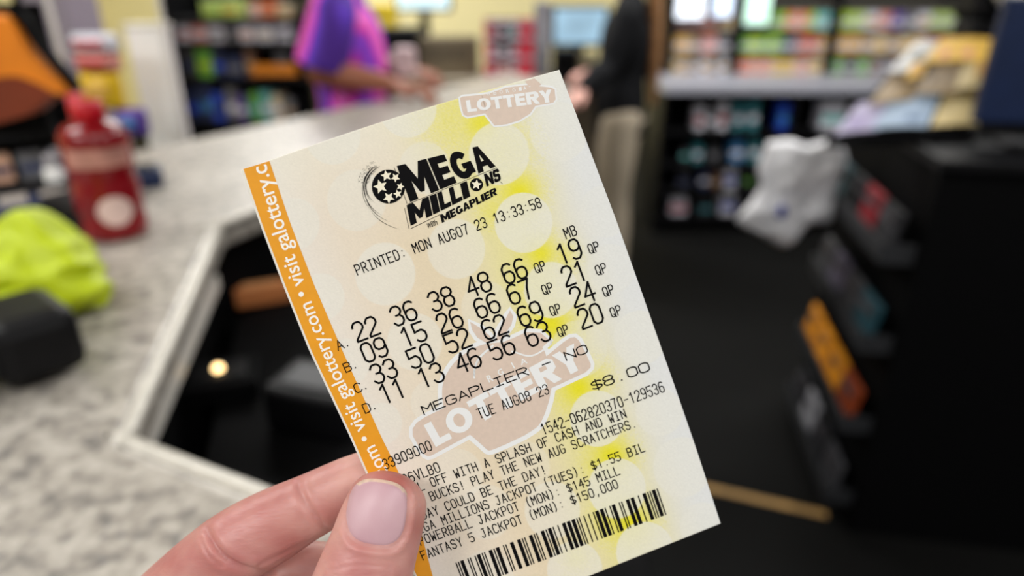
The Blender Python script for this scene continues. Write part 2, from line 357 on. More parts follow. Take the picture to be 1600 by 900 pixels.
bays = [
  [['cream', 'tan', 'tan', 'grey', 'white', 'tan', 'grey', 'white'], ['gold', 'gold', 'tan', 'brown', 'pink', 'pink', 'grey', 'dark grey'], ['red', 'red', 'red', 'red', 'orange', 'orange', 'cream', 'cream']],
  [['orange', 'orange', 'peach', 'orange', 'peach', 'yellow', 'yellow', 'yellow', 'peach', 'pink', 'cream', 'cream'], ['green', 'lime', 'lime', 'green', 'lime', 'green', 'navy', 'grey', 'red', 'orange', 'red', 'gold'], ['mint', 'mint', 'pale green', 'green', 'green', 'lime', 'orange', 'peach', 'orange', 'lime', 'mint', 'mint']],
  [['green', 'dark grey', 'green', 'brown', 'grey', 'pink', 'tan', 'grey', 'white'], ['gold', 'gold', 'tan', 'cream', 'tan', 'cream', 'gold', 'red', 'red'], ['lime', 'pale green', 'white', 'pink', 'purple', 'grey', 'white', 'pale green', 'pale green']]]
for bi, bay in enumerate(bays):
    x0, x1 = posts[bi] + 0.03, posts[bi + 1] - 0.03
    for si, cs in enumerate(bay):
        st = (x1 - x0) / len(cs)
        for k, c in enumerate(cs):
            x = x0 + st * (k + 0.5); band = 'white' if c not in ('white', 'cream') else 'gold'
            pack(x, SY + 0.055, zs[si], st * 0.9, 0.05, min(0.105, (zs[si + 1] - zs[si]) * 0.74), c, 'cigarette_carton', '%s cigarette carton, %s from left on %s shelf of %s bay' % (c, ORD[k], ['lowest', 'middle', 'highest'][si], ['left', 'middle', 'right'][bi]), 'carton', 'cigarette cartons behind the back counter', band)
def sign(name, px0, py0, px1, py1, Y, label, rgb, st):
    a = at(px0, py1, Y); b = at(px1, py0, Y)
    e = empty(name, ((a[0] + b[0]) / 2, Y, a[2]), 0, label, 'sign')
    w, h = b[0] - a[0], b[2] - a[2]
    bm = bmesh.new(); add_box(bm, (0, 0.018, h / 2), (w + 0.02, 0.03, h + 0.02), bevel=0.004); mesh_obj('housing', bm, M_black2, e)
    bm = bmesh.new(); add_box(bm, (0, 0.0, h / 2), (w, 0.01, h), bevel=0.002); mesh_obj('lit_face', bm, mat(name + str(px0), rgb, 0.4, emit=st, var=0.05, scale=4), e)
sign('backlit_sign', 1056, -40, 1106, 29, SY - 0.035, 'bright white backlit sign at the top of the left shelving bay', (235, 242, 255), 1.35)
sign('backlit_sign', 1113, -40, 1150, 26, SY - 0.035, 'smaller bright white backlit sign beside the bay post', (215, 230, 255), 1.25)
sign('backlit_sign', 1162, -40, 1210, 38, SY - 0.035, 'pale green lit sign in front of the middle shelving bay', (206, 244, 225), 1.0)

# ---------------------------------------------------------------- white shopping bag hung on the cabinet
def cloth(name, outline_px, Y0, thick, m, label, cat, folds=0.02, seed=1, parent=None, back=True, n=46):
    """a puffy crumpled bag: outline on the plane y = Y0, belly thick at the middle"""
    P = np.array([at(x, y, Y0) for x, y in outline_px]); ctr = P.mean(0)
    Q = catmull(np.vstack([P, P[:1]]), 6)[:-1]
    bm = bmesh.new(); rings = {}
    N = 12
    for s in (-1, 1):
        for i in range(N + 1):
            r = 1 - i / N
            if i == 0 and s == 1: rings[(s, 0)] = rings[(-1, 0)]; continue
            vs = []
            for q in Q:
                p = ctr + (q - ctr) * r
                b = math.sqrt(max(0, 1 - r ** 2.2)) * thick
                nz = noise.fractal(Vector((p[0] * 9 + seed, p[2] * 9, s * 3.1)), 1.0, 2.0, 4) * folds * min(1, (1 - r) * 5)
                p = p + np.array([noise.noise(Vector((p[2] * 14, seed, p[0] * 14))) * folds * 0.5 * (1 - r), s * b + nz, noise.noise(Vector((p[0] * 14, p[2] * 14, seed))) * folds * 0.5 * (1 - r)])
                vs.append(bm.verts.new(tuple(p)) if i < N else None)
            if i == N:
                c = bm.verts.new((ctr[0], Y0 + s * thick, ctr[2])); rings[(s, i)] = [c] * len(Q)
            else: rings[(s, i)] = vs
        for i in range(N):
            a, b = rings[(s, i)], rings[(s, i + 1)]
            for k in range(len(Q)):
                k2 = (k + 1) % len(Q)
                f = bm.faces.new((a[k], a[k2], b[k2], b[k]) if i < N - 1 else (a[k], a[k2], b[k]))
                f.smooth = True
    bmesh.ops.recalc_face_normals(bm, faces=bm.faces[:])
    lowz = min(v.co.z for v in bm.verts); base = Vector((ctr[0], Y0, lowz))
    for v in bm.verts: v.co -= base
    o = mesh_obj(name, bm, m, None, True)
    return o, base
M_bag = mat('white_plastic_film', (242, 242, 246), 0.4, var=0.03)
bagY = 1.93
o, base = cloth('bag_body', [(1200, 222), (1235, 218), (1262, 226), (1290, 219), (1318, 232), (1322, 262), (1306, 300), (1298, 345), (1262, 352), (1228, 386), (1190, 368), (1152, 346), (1172, 318), (1188, 290), (1184, 262)], bagY, 0.045, M_bag, '', '', 0.03, 3)
bg = empty('plastic_bag', base, 0, 'white crumpled plastic shopping bag with a blue mark, hung on the dark cabinet', 'bag')
o.location = (0, 0, 0); o.parent = bg
hp = at(1222, 330, bagY - 0.062)
bm = bmesh.new(); add_ball(bm, hp - np.array(base), (0.014, 0.006, 0.02)); mesh_obj('printed_mark', bm, mat('blue_print', (60, 76, 170), 0.5), bg)
bm = bmesh.new(); hk = at(1300, 240, bagY)
add_sweep(bm, [hk - np.array(base), hk + (0.01, 0.0, 0.05) - np.array(base), hk + (0.028, 0, 0.075) - np.array(base), hk + (0.034, 0, 0.04) - np.array(base)], 0.006, n=8); mesh_obj('handle', bm, M_bag, bg)

# ---------------------------------------------------------------- sheets on the sloping stand, machines on the cabinet
sa, sb, sc, sd = at(1292, 214, 1.63), at(1528, 205, 1.63), at(1546, 72, 1.86), at(1428, 70, 1.86)
st = empty('paper_stand', (*((sa + sb) / 2)[:2], 1.0525), 0, 'sloping black paper stand on top of the merchandise cabinet', 'stand')
SB = np.array(st.location)
bm = bmesh.new()
off = np.array([0, 0.0, -0.012])
vs = [bm.verts.new(tuple(p + off - SB)) for p in (sa, sb, sc, sd)] + [bm.verts.new(tuple(p + off * 2.2 - SB)) for p in (sa, sb, sc, sd)]
for f in ((0, 1, 2, 3), (7, 6, 5, 4), (0, 4, 5, 1), (1, 5, 6, 2), (2, 6, 7, 3), (3, 7, 4, 0)): bm.faces.new([vs[i] for i in f])
mesh_obj('sloping_board', bm, M_black2, st)
bm = bmesh.new()
pl = (sc + sd) / 2 - SB
add_box(bm, (pl[0], pl[1] - 0.02, pl[2] / 2 - 0.02), (0.05, 0.05, pl[2] - 0.04)); mesh_obj('support', bm, M_black2, st); bm = bmesh.new(); pl = (sa + sb) / 2 - SB
add_box(bm, (pl[0], pl[1] + 0.02, max(0.01, pl[2] / 2 - 0.02)), (0.2, 0.04, max(0.02, pl[2] - 0.03))); mesh_obj('support', bm, M_black2, st)
nb = np.cross(sb - sa, sd - sa); nb /= np.linalg.norm(nb)
if nb[2] < 0: nb = -nb
def sheet(u0, v0, u1, v1, tw, k, c, label, marks):
    def pp(u, v): return (sa * (1 - u) + sb * u) * (1 - v) + (sd * (1 - u) + sc * u) * v
    cu, cv = (u0 + u1) / 2, (v0 + v1) / 2; lv = 0.004 + 0.0045 * k
    bm = bmesh.new(); n = 6; g = []
    C0 = pp(cu, cv)
    for i in range(n + 1):
        row = []
        for j in range(n + 1):
            a, b = (i / n - 0.5) * (u1 - u0), (j / n - 0.5) * (v1 - v0)
            a, b = a * math.cos(tw) - b * math.sin(tw), a * math.sin(tw) + b * math.cos(tw)
            row.append(pp(cu + a, cv + b) + nb * (lv + 0.004 * math.sin(3 * i / n)) - C0)
        g.append(row)
    top = [[bm.verts.new(tuple(p + nb * 0.002)) for p in r] for r in g]; bot = [[bm.verts.new(tuple(p)) for p in r] for r in g]
    for i in range(n):
        for j in range(n):
            bm.faces.new((top[i][j], top[i + 1][j], top[i + 1][j + 1], top[i][j + 1])); bm.faces.new((bot[i][j], bot[i][j + 1], bot[i + 1][j + 1], bot[i + 1][j]))
    for i in range(n):
        bm.faces.new((top[i][0], bot[i][0], bot[i + 1][0], top[i + 1][0])); bm.faces.new((top[i][n], top[i + 1][n], bot[i + 1][n], bot[i][n]))
        bm.faces.new((top[0][i], top[0][i + 1], bot[0][i + 1], bot[0][i])); bm.faces.new((top[n][i], bot[n][i], bot[n][i + 1], top[n][i + 1]))
    e = empty('printed_sheet', C0, 0, label, 'paper', 'printed sheets on the sloping stand')
    mesh_obj('paper', bm, mat('sheet_' + c, SH[c], 0.5, var=0.12, scale=12), e)
    bm = bmesh.new()
    for (ma, mb, mc, md) in marks:
        q = [g[int(round(ma * n))][int(round(mb * n))], g[int(round(mc * n))][int(round(mb * n))], g[int(round(mc * n))][int(round(md * n))], g[int(round(ma * n))][int(round(md * n))]]
        bm.faces.new([bm.verts.new(tuple(p + nb * 0.0028)) for p in q])
    mesh_obj('printed_block', bm, mat('sheetmark_' + c, SM[c], 0.5, var=0.2, scale=30), e)
SH = {'cream': (206, 184, 126), 'yellow': (222, 176, 60), 'white': (206, 206, 204), 'lilac': (182, 174, 204), 'pale_blue': (164, 184, 206), 'tan': (158, 136, 104)}
SM = {'cream': (200, 150, 60), 'yellow': (220, 150, 120), 'white': (120, 120, 110), 'lilac': (160, 146, 190), 'pale_blue': (120, 140, 170), 'tan': (120, 100, 70)}
sheet(0.02, 0.02, 0.30, 0.34, 0.1, 0, 'lilac', 'pale lilac sheet at the lower left tip of the sloping stand', [(0.17, 0.17, 0.5, 0.5)])
sheet(0.26, 0.04, 0.64, 0.42, 0.0, 1, 'pale_blue', 'pale blue sheet at the bottom middle of the sloping stand', [(0.5, 0.17, 0.83, 0.33)])
sheet(0.66, 0.04, 0.98, 0.5, 0.0, 1, 'cream', 'cream sheet at the lower right of the sloping stand', [(0.17, 0.67, 0.83, 0.83)])
sheet(0.08, 0.30, 0.40, 0.66, 0.15, 2, 'tan', 'tan sheet with dark print at the left of the sloping stand', [(0.33, 0.5, 0.83, 0.83)])
sheet(0.40, 0.36, 0.80, 0.72, -0.05, 3, 'tan', 'tan sheet with dark print in the middle of the sloping stand', [(0.17, 0.33, 0.67, 0.67)])
sheet(0.02, 0.60, 0.34, 0.96, 0.0, 4, 'white', 'white sheet at the upper left of the sloping stand', [(0.33, 0.33, 0.67, 0.67)])
sheet(0.30, 0.70, 0.98, 0.98, 0.0, 5, 'yellow', 'yellow sheet along the top edge of the sloping stand', [(0.17, 0.17, 0.67, 0.5)])
sheet(0.72, 0.40, 0.98, 0.76, 0.0, 4, 'cream', 'cream sheet at the right edge of the sloping stand', [(0.5, 0.33, 0.83, 0.83)])
sheet(0.22, 0.50, 0.36, 0.68, 0.3, 6, 'yellow', 'small yellow slip lying on the tan sheet of the stand', [(0.33, 0.33, 0.67, 0.67)])

mp = at(1565, 238, 1.56)
mo = empty('pos_monitor', (mp[0] + 0.12, 1.58, 1.0525), R(-8), 'navy-backed monitor standing at the right end of the cabinet', 'monitor')
bm = bmesh.new(); add_box(bm, (0, 0, 0.19), (0.36, 0.03, 0.27), bevel=0.006); mesh_obj('back_shell', bm, M_navy, mo)
bm = bmesh.new(); add_box(bm, (0, 0.018, 0.19), (0.34, 0.006, 0.25)); mesh_obj('screen', bm, M_black2, mo)
bm = bmesh.new(); add_box(bm, (0, 0, 0.03), (0.06, 0.03, 0.06)); add_box(bm, (0, 0, 0.006), (0.2, 0.14, 0.012), bevel=0.003); mesh_obj('stand', bm, M_black2, mo)
tp = at(1530, 62, 2.02)
tm = empty('coffee_machine', (tp[0] + 0.14, 2.0, 1.0525), 0, 'black and silver machine behind the sloping paper stand', 'machine')
bm = bmesh.new(); add_box(bm, (0.0, 0, 0.13), (0.42, 0.1, 0.26), bevel=0.012); mesh_obj('base', bm, M_black2, tm)
bm = bmesh.new(); add_box(bm, (0, 0, 0.34), (0.44, 0.12, 0.16), bevel=0.02); mesh_obj('head', bm, M_black2, tm)
bm = bmesh.new(); add_sweep(bm, [(-0.17, -0.07, 0.335), (-0.13, -0.085, 0.30), (-0.06, -0.085, 0.345), (0.02, -0.085, 0.36), (0.08, -0.07, 0.33)], 0.026, n=12); mesh_obj('chrome_spout', bm, M_steel, tm)['label'] = 'chrome spout'
bm = bmesh.new(); add_box(bm, (0.15, -0.062, 0.36), (0.08, 0.006, 0.08)); mesh_obj('display', bm, mat('lit_display', (120, 140, 235), 0.4, emit=0.9), tm)

# ---------------------------------------------------------------- on the counter, left
bp = on(184, 366, CT); bt = at(126, 158, bp[1])
BH = bt[2] - CT; br = 0.043
bo = empty('red_bottle', bp, R(20), 'tall red plastic bottle with a round pale label on the counter', 'bottle')
red = mat('red_plastic', (128, 6, 18), 0.22, var=0.12, scale=20)
bm = bmesh.new()
add_lathe(bm, [(0.036, 0), (0.042, 0.004), (br, 0.015), (br, 0.03), (0.041, 0.034), (br, 0.038), (br, BH * 0.40), (0.0405, BH * 0.43), (0.0405, BH * 0.50), (br, BH * 0.53), (br, BH * 0.74), (0.041, BH * 0.79), (0.034, BH * 0.835), (0.022, BH * 0.86), (0.018, BH * 0.87), (0.018, BH * 0.89)], 40)
mesh_obj('body', bm, red, bo)
bm = bmesh.new(); add_lathe(bm, [(0.020, BH * 0.878), (0.021, BH * 0.884), (0.021, BH * 0.985), (0.0185, BH)], 32); mesh_obj('cap', bm, mat('pink_red_cap', (190, 14, 34), 0.3), bo)['label'] = 'pinkish red screw cap'
def wrap(z0, z1, a0, a1, rr, m, name, rnd=False):
    bm = bmesh.new(); n = 18; g = []
    for i in range(n + 1):
        row = []
        for j in range(n + 1):
            u, v = i / n * 2 - 1, j / n * 2 - 1
            if rnd: u, v = u * math.sqrt(1 - v * v / 2), v * math.sqrt(1 - u * u / 2)
            a = (a0 + a1) / 2 + u * (a1 - a0) / 2
            row.append(bm.verts.new((rr * math.cos(a), rr * math.sin(a), (z0 + z1) / 2 + v * (z1 - z0) / 2)))
        g.append(row)
    for i in range(n):
        for j in range(n): bm.faces.new((g[i][j], g[i + 1][j], g[i + 1][j + 1], g[i][j + 1])).smooth = True
    return mesh_obj(name, bm, m, bo)
va = math.atan2(-bp[1], -bp[0]) - R(20)
wrap(BH * 0.13, BH * 0.35, va - 0.42, va + 0.62, br + 0.0006, mat('pale_label', (226, 196, 190), 0.5), 'round_label', True)['label'] = 'pale round label'
wrap(BH * 0.56, BH * 0.70, va - 1.0, va + 1.0, br + 0.0006, mat('tan_label', (186, 130, 118), 0.5, var=0.3, scale=60), 'shoulder_label')
def terminal(px, py, w, d, h, rz, label, m, mk, name='card_reader'):
    c = on(px, py, CT); e = empty(name, c, rz, label, 'card reader')
    bm = bmesh.new(); add_box(bm, (0, 0, h / 2), (w, d, h), bevel=h * 0.22); mesh_obj('body', bm, m, e)
    bm = bmesh.new(); add_box(bm, (0, d * 0.18, h), (w * 0.78, d * 0.4, 0.004), bevel=0.001); mesh_obj('screen', bm, M_black2, e)
    bm = bmesh.new()
    for i in range(3):
        for j in range(3): add_box(bm, ((i - 1) * w * 0.25, -d * 0.12 - j * d * 0.12, h + 0.0015), (w * 0.17, d * 0.08, 0.005), bevel=0.001)
    mesh_obj('keypad', bm, mk, e)
    return e
terminal(222, 292, 0.075, 0.05, 0.035, R(25), 'small navy card reader behind the red bottle', M_navy, M_dgrey)
terminal(34, 352, 0.20, 0.13, 0.045, R(35), 'wide navy card reader left of the red bottle', M_navy, mat('pale_keys', (176, 168, 160), 0.5))
terminal(128, 362, 0.05, 0.12, 0.05, R(62), 'narrow black card reader between the lime bag and the bottle', M_black2, M_dgrey)
c = on(96, 318, CT); e = empty('glue_tube', c, 0, 'small white upright tube left of the red bottle', 'tube')
bm = bmesh.new(); add_lathe(bm, [(0.012, 0), (0.0125, 0.01), (0.0125, 0.055), (0.009, 0.062)], 20); mesh_obj('body', bm, M_white, e)
bm = bmesh.new(); add_lathe(bm, [(0.009, 0.061), (0.009, 0.078), (0.006, 0.081)], 20); mesh_obj('cap', bm, mat('grey_cap', (160, 156, 160), 0.5), e)
# black handset in front
c = on(-150, 655, CT); e = empty('barcode_scanner', c, R(50), 'black hand scanner lying on the counter below the lime bag', 'scanner')
bm = bmesh.new(); add_sweep(bm, [(-0.13, -0.02, 0.03), (-0.05, 0, 0.032), (0.03, 0.0, 0.034), (0.085, 0.005, 0.036)], [0.026, 0.026, 0.028, 0.034], [0.022, 0.022, 0.026, 0.03], side=(0, 1, 0), n=20); mesh_obj('grip', bm, M_dgrey, e)
bm = bmesh.new(); add_box(bm, (0.10, 0.006, 0.036), (0.07, 0.09, 0.062), bevel=0.014); mesh_obj('head', bm, M_black2, e)
bm = bmesh.new(); add_box(bm, (0.0, -0.005, 0.062), (0.03, 0.014, 0.008), bevel=0.003); mesh_obj('trigger', bm, M_black2, e)
# lime bag
lc = on(2, 524, CT)
bm = bmesh.new(); t = bmesh.new(); bmesh.ops.create_icosphere(t, subdivisions=6, radius=1.0)
for v in t.verts:
    p = v.co.copy(); a = math.atan2(p.y, p.x)
    s = 1 + 0.10 * math.cos(4 * a + 0.6)
    q = Vector((p.x * 0.088 * s, p.y * 0.066 * s, p.z * 0.058))
    pk = 0.034 * math.exp(-((p.x - 0.1) ** 2 + (p.y - 0.2) ** 2) / 0.18)      # gathered peak
    nz = noise.fractal(Vector((p.x * 1.5, p.y * 1.5, p.z * 1.5 + 4)), 1.0, 2.0, 2)
    rd = -abs(noise.noise(Vector((p.x * 1.2 + 7, p.y * 1.9, p.z * 2.2)))) * 0.026
    q += v.normal * (nz * 0.005 + rd)
    if p.z > 0: q.z += pk
    q.z = max(q.z, -0.035); v.co = q
for f in t.faces: f.smooth = True
merge(bm, t)
o = mesh_obj('lime_bag', bm, mat('lime_fabric', (188, 206, 0), 0.55, var=0.06, scale=12), None, True)
o.location = (lc[0] + 0.0, lc[1] + 0.062, CT + 0.0355); o.rotation_euler.z = R(-10)
tag(o, 'crumpled lime yellow fabric bag on the left of the counter', 'bag')

# black counter rack at far left with the orange tote
rp = on(6, 296, CT) + np.array([-0.02, 0.03, 0])
rr = empty('counter_rack', rp, R(35), 'black counter-top rack behind the navy card reader', 'rack')
bm = bmesh.new()
for z in (0.006, 0.085): add_box(bm, (0, 0, z), (0.26, 0.12, 0.010), bevel=0.002)
mesh_obj('shelf', bm, M_black2, rr)
bm = bmesh.new(); add_box(bm, (0, 0.055, 0.15), (0.26, 0.008, 0.30), bevel=0.002); mesh_obj('back_panel', bm, M_black, rr)
for s in (-1, 1):
    bm = bmesh.new(); add_box(bm, (s * 0.126, 0, 0.045), (0.008, 0.12, 0.09), bevel=0.002); mesh_obj('side_panel', bm, M_black2, rr)
rm = Matrix.Translation(tuple(rp)) @ Matrix.Rotation(R(35), 4, 'Z')
for k, c in enumerate(['lime', 'purple', 'peach', 'grey', 'white']):
    p = rm @ Vector((-0.10 + 0.05 * k, -0.02, 0.0115))
    pack(p[0], p[1], p[2], 0.04, 0.03, 0.05, c, 'candy_box', '%s candy box, %s from left in the black counter rack' % (c, ORD[k]), 'box', 'candy boxes in the counter rack', 'navy', R(35))
ty = rp[1] - 0.10
up_px = [(-46, 20), (10, 24), (30, 36), (52, 74), (84, 110), (112, 136), (104, 148), (70, 130), (30, 118), (-46, 120)]
lo_px = [(-46, 116), (30, 114), (72, 128), (100, 146), (80, 158), (58, 176), (0, 192), (-46, 200)]
def plate(px, Y, thk, name, m, parent, base, lean=0.0):
    bm = bmesh.new(); P = catmull(np.array([at(x, y, Y) for x, y in px] + [at(*px[0], Y)]), 4)[:-1]
    n = len(P); fr = []; mid = P.mean(0)
    rings = []
    for k, (sc_, dy) in enumerate(((0.93, -thk), (1.0, -thk * 0.6), (1.0, thk * 0.6), (0.93, thk))):
        rings.append([bm.verts.new(tuple(mid + (p - mid) * sc_ + np.array([0, dy, 0]) - base)) for p in P])
    bm.faces.new(rings[0]); bm.faces.new(rings[-1][::-1])
    for a, b in zip(rings, rings[1:]):
        for i in range(n): bm.faces.new((a[i], b[i], b[(i + 1) % n], a[(i + 1) % n])).smooth = True
    bmesh.ops.recalc_face_normals(bm, faces=bm.faces[:])
    return mesh_obj(name, bm, m, parent)
tb = np.array([at(20, 200, ty)[0], ty, at(20, 200, ty)[2]])
tt = empty('orange_tote', tb, 0, 'orange tote with shading painted on its lower part and black binding, at the upper left', 'tote bag')
plate(up_px, ty, 0.018, 'upper_panel', mat('orange_fabric', (240, 136, 10), 0.6, var=0.15, scale=14), tt, tb)
plate(lo_px, ty + 0.004, 0.020, 'lower_panel', mat('shaded_orange_fabric', (124, 46, 8), 0.6, var=0.2, scale=14), tt, tb)['label'] = 'lower panel with shading painted in rust brown'  # shading of the lower part is put into its rust brown colour
bm = bmesh.new(); add_sweep(bm, [at(x, y, ty) - tb for x, y in ((20, 16), (40, 34), (62, 68), (92, 104), (118, 134))], 0.008, 0.012, n=10); mesh_obj('binding', bm, M_black, tt)['label'] = 'black binding'
bm = bmesh.new(); add_sweep(bm, [at(x, y, ty) - tb for x, y in ((-20, 26), (-30, -60), (10, -90), (30, 30))], 0.006, n=8); mesh_obj('handle', bm, M_black, tt)
bm = bmesh.new(); add_box(bm, at(12, 188, ty + 0.03) - tb, (0.14, 0.02, 0.05), bevel=0.006); mesh_obj('bottom_panel', bm, M_black, tt)['label'] = 'black bottom panel'

# ---------------------------------------------------------------- beyond the counter, left: display column, snack rack, gondola
pa = at(186, 44, 1.85); pb = at(244, 44, 1.85)
e = empty('display_column', ((pa[0] + pb[0]) / 2, 1.90, 0), R(0), 'tall white display column beyond the counter', 'display stand')
w = pb[0] - pa[0]
bm = bmesh.new(); add_box(bm, (0, 0, pa[2] / 2 + 0.02), (w, 0.06, pa[2] - 0.04), bevel=0.006); mesh_obj('body', bm, M_white, e)
bm = bmesh.new(); add_box(bm, (0, 0, 0.02), (w + 0.03, 0.14, 0.04), bevel=0.005); mesh_obj('base', bm, M_white, e)
bm = bmesh.new(); add_box(bm, (0, 0, pa[2] + 0.004), (w + 0.006, 0.066, 0.012), bevel=0.003); mesh_obj('cap', bm, mat('cream_cap', (226, 222, 208), 0.5), e)
ca, cb_ = at(40, 60, 2.5), at(116, 60, 2.5)
bm = bmesh.new(); add_box(bm, ((ca[0] + cb_[0]) / 2, 2.6, CEIL / 2), (cb_[0] - ca[0], 0.2, CEIL), bevel=0.005); o = mesh_obj('trim_1', bm, M_lilac); struct(o)

def chips(name, px0, py0, px1, py1, Y, c, label, band, group='snack bags on the wire rack'):
    a = at(px0, py1, Y); b = at(px1, py0, Y); w, h = b[0] - a[0], b[2] - a[2]
    e = empty(name, ((a[0] + b[0]) / 2, Y, a[2]), 0, label, 'snack bag', group)
    bm = bmesh.new(); n = 12; S = {}
    for s in (-1, 1):
        for i in range(n + 1):
            for j in range(n + 1):
                u, v = i / n * 2 - 1, j / n * 2 - 1
                if s == 1 and (abs(u) == 1 or abs(v) == 1): S[(s, i, j)] = S[(-1, i, j)]; continue
                pu = (1 - u ** 4) ** 0.8 * (1 - v ** 4) ** 0.8
                S[(s, i, j)] = bm.verts.new((u * w / 2 * (0.94 + 0.06 * v * v), s * 0.035 * pu * (1 + 0.1 * math.sin(9 * u + 5 * v)), (v + 1) * h / 2))
        for i in range(n):
            for j in range(n):
                q = [S[(s, i, j)], S[(s, i + 1, j)], S[(s, i + 1, j + 1)], S[(s, i, j + 1)]]
                bm.faces.new(q if s == -1 else q[::-1]).smooth = True
    mesh_obj('bag', bm, mat('foil_' + c.replace(' ', '_'), GX[c], 0.35, var=0.15, scale=10), e)
    bm = bmesh.new(); add_box(bm, (0, -0.037, h * 0.55), (w * 0.6, 0.004, h * 0.3), bevel=0.0015); mesh_obj('printed_panel', bm, mat('foil_' + band.replace(' ', '_'), GX[band], 0.4, var=0.15), e)
    return e
WY = 1.72
wa = at(112, 240, WY); wb = at(236, 40, WY)
wr = empty('wire_rack', ((wa[0] + wb[0]) / 2, WY + 0.06, 0), 0, 'wire snack rack beside the white display column', 'rack')
bm = bmesh.new(); ww = (wb[0] - wa[0]) / 2
for s in (-1, 1):
    bm = bmesh.new(); add_sweep(bm, [(s * ww, 0, 0.01), (s * ww, 0, 0.7), (s * ww, 0, 1.42)], 0.006, n=8); mesh_obj('post', bm, M_steel, wr)
for py in (52, 106, 146, 172, 228):
    bm = bmesh.new(); add_sweep(bm, [(-ww, 0, at(170, py, WY)[2]), (0, 0, at(170, py, WY)[2]), (ww, 0, at(170, py, WY)[2])], 0.004, n=8); mesh_obj('rail', bm, M_steel, wr)
bm = bmesh.new(); add_box(bm, (0, 0, 0.01), (ww * 2 + 0.06, 0.3, 0.02), bevel=0.004); mesh_obj('base', bm, M_dgrey, wr)
chips('snack_bag', 116, 52, 184, 82, WY, 'white', 'white snack bag topmost on the wire rack', 'crimson')
chips('snack_bag', 122, 82, 186, 110, WY, 'pink', 'pink snack bag second from the top of the wire rack', 'crimson')
chips('snack_bag', 138, 110, 186, 172, WY, 'yellow', 'yellow snack bag in the middle of the wire rack', 'gold')
chips('snack_bag', 104, 146, 138, 176, WY, 'crimson', 'crimson snack bag left of the yellow one on the wire rack', 'red')
chips('snack_bag', 190, 168, 226, 212, WY, 'purple', 'purple snack bag at the lower right of the wire rack', 'sky blue')
chips('snack_bag', 170, 190, 196, 232, WY, 'white', 'white snack bag left of the purple one on the wire rack', 'purple')

GY = 3.35
ga, gb = at(268, 60, GY), at(478, 60, GY)
gz = [at(370, y, GY)[2] for y in (190, 122, 66, 28)]
gd = empty('gondola_shelf', ((ga[0] + gb[0]) / 2, GY + 0.15, 0), 0, 'black shop shelving unit of mixed goods behind the customer', 'shelving')
gw = gb[0] - ga[0]
bm = bmesh.new(); add_box(bm, (0, 0.16, 0.80), (gw, 0.02, 1.6), bevel=0.003); mesh_obj('back_panel', bm, M_black, gd)
for s in (-1, 1):
    bm = bmesh.new(); add_box(bm, (s * gw / 2, 0, 0.80), (0.02, 0.34, 1.6), bevel=0.003); mesh_obj('side_panel', bm, M_black2, gd)
for z in gz:
    bm = bmesh.new(); add_box(bm, (0, 0, z - 0.012), (gw - 0.02, 0.32, 0.024), bevel=0.003); mesh_obj('shelf', bm, M_black2, gd)
bm = bmesh.new(); add_box(bm, (0, 0, 0.05), (gw - 0.02, 0.32, 0.1), bevel=0.003); mesh_obj('plinth', bm, M_black2, gd)
a = at(394, 118, GY - 0.02); b = at(462, 101, GY - 0.02)
bm = bmesh.new(); add_box(bm, ((a[0] + b[0]) / 2 - gd.location.x, GY - 0.014 - gd.location.y, (a[2] + b[2]) / 2), (b[0] - a[0], 0.006, b[2] - a[2]), bevel=0.001); mesh_obj('price_strip', bm, mat('orange_strip', (226, 134, 20), 0.5), gd)['label'] = 'orange price strip'
goods = [ # px0, px1, py top, shelf, colour, band
    (284, 306, 140, 0, 'navy', 'blue'), (308, 326, 128, 0, 'navy', 'sky blue'), (328, 345, 146, 0, 'blue', 'navy'), (349, 366, 138, 0, 'grey', 'white'), (368, 383, 150, 0, 'purple', 'white'), (386, 402, 146, 0, 'green', 'mint'), (404, 420, 144, 0, 'mint', 'white'), (422, 438, 150, 0, 'cream', 'white'), (442, 458, 156, 0, 'grey', 'tan'),
    (282, 300, 72, 1, 'dark grey', 'navy'), (302, 326, 66, 1, 'green', 'lime'), (328, 346, 80, 1, 'navy', 'blue'), (350, 378, 88, 1, 'navy', 'grey'), (380, 394, 76, 1, 'brown', 'tan'), (426, 452, 76, 1, 'dark grey', 'grey'),
    (274, 292, 34, 2, 'white', 'pink'), (296, 318, 30, 2, 'pink', 'white'), (320, 346, 32, 2, 'white', 'grey'), (350, 368, 42, 2, 'grey', 'dark grey'), (370, 394, 34, 2, 'white', 'peach'), (398, 424, 36, 2, 'white', 'cream'), (428, 456, 38, 2, 'white', 'grey'),
    (312, 338, 2, 3, 'pale green', 'lime'), (342, 370, 0, 3, 'pale green', 'yellow'), (386, 404, 6, 3, 'peach', 'white'), (406, 426, 4, 3, 'orange', 'peach'), (430, 456, 8, 3, 'cream', 'gold')]
cn = {}
for x0, x1, yt, sh, c, b in goods:
    p = at(x0, yt, GY + 0.02); q = at(x1, yt, GY + 0.02); k = cn.get(sh, 0); cn[sh] = k + 1
    hh = min(max(0.03, p[2] - gz[sh]), (gz[sh + 1] - gz[sh] - 0.03) if sh < 3 else 1)
    pack((p[0] + q[0]) / 2, GY + 0.08, gz[sh], q[0] - p[0], 0.12, hh, c, 'grocery_box', '%s goods box with %s band, %s from left, %s shelf of black unit' % (c, b, ORD[k], ['lowest', 'second lowest', 'second highest', 'highest'][sh]), 'box', 'boxes on the black shop shelving', b)

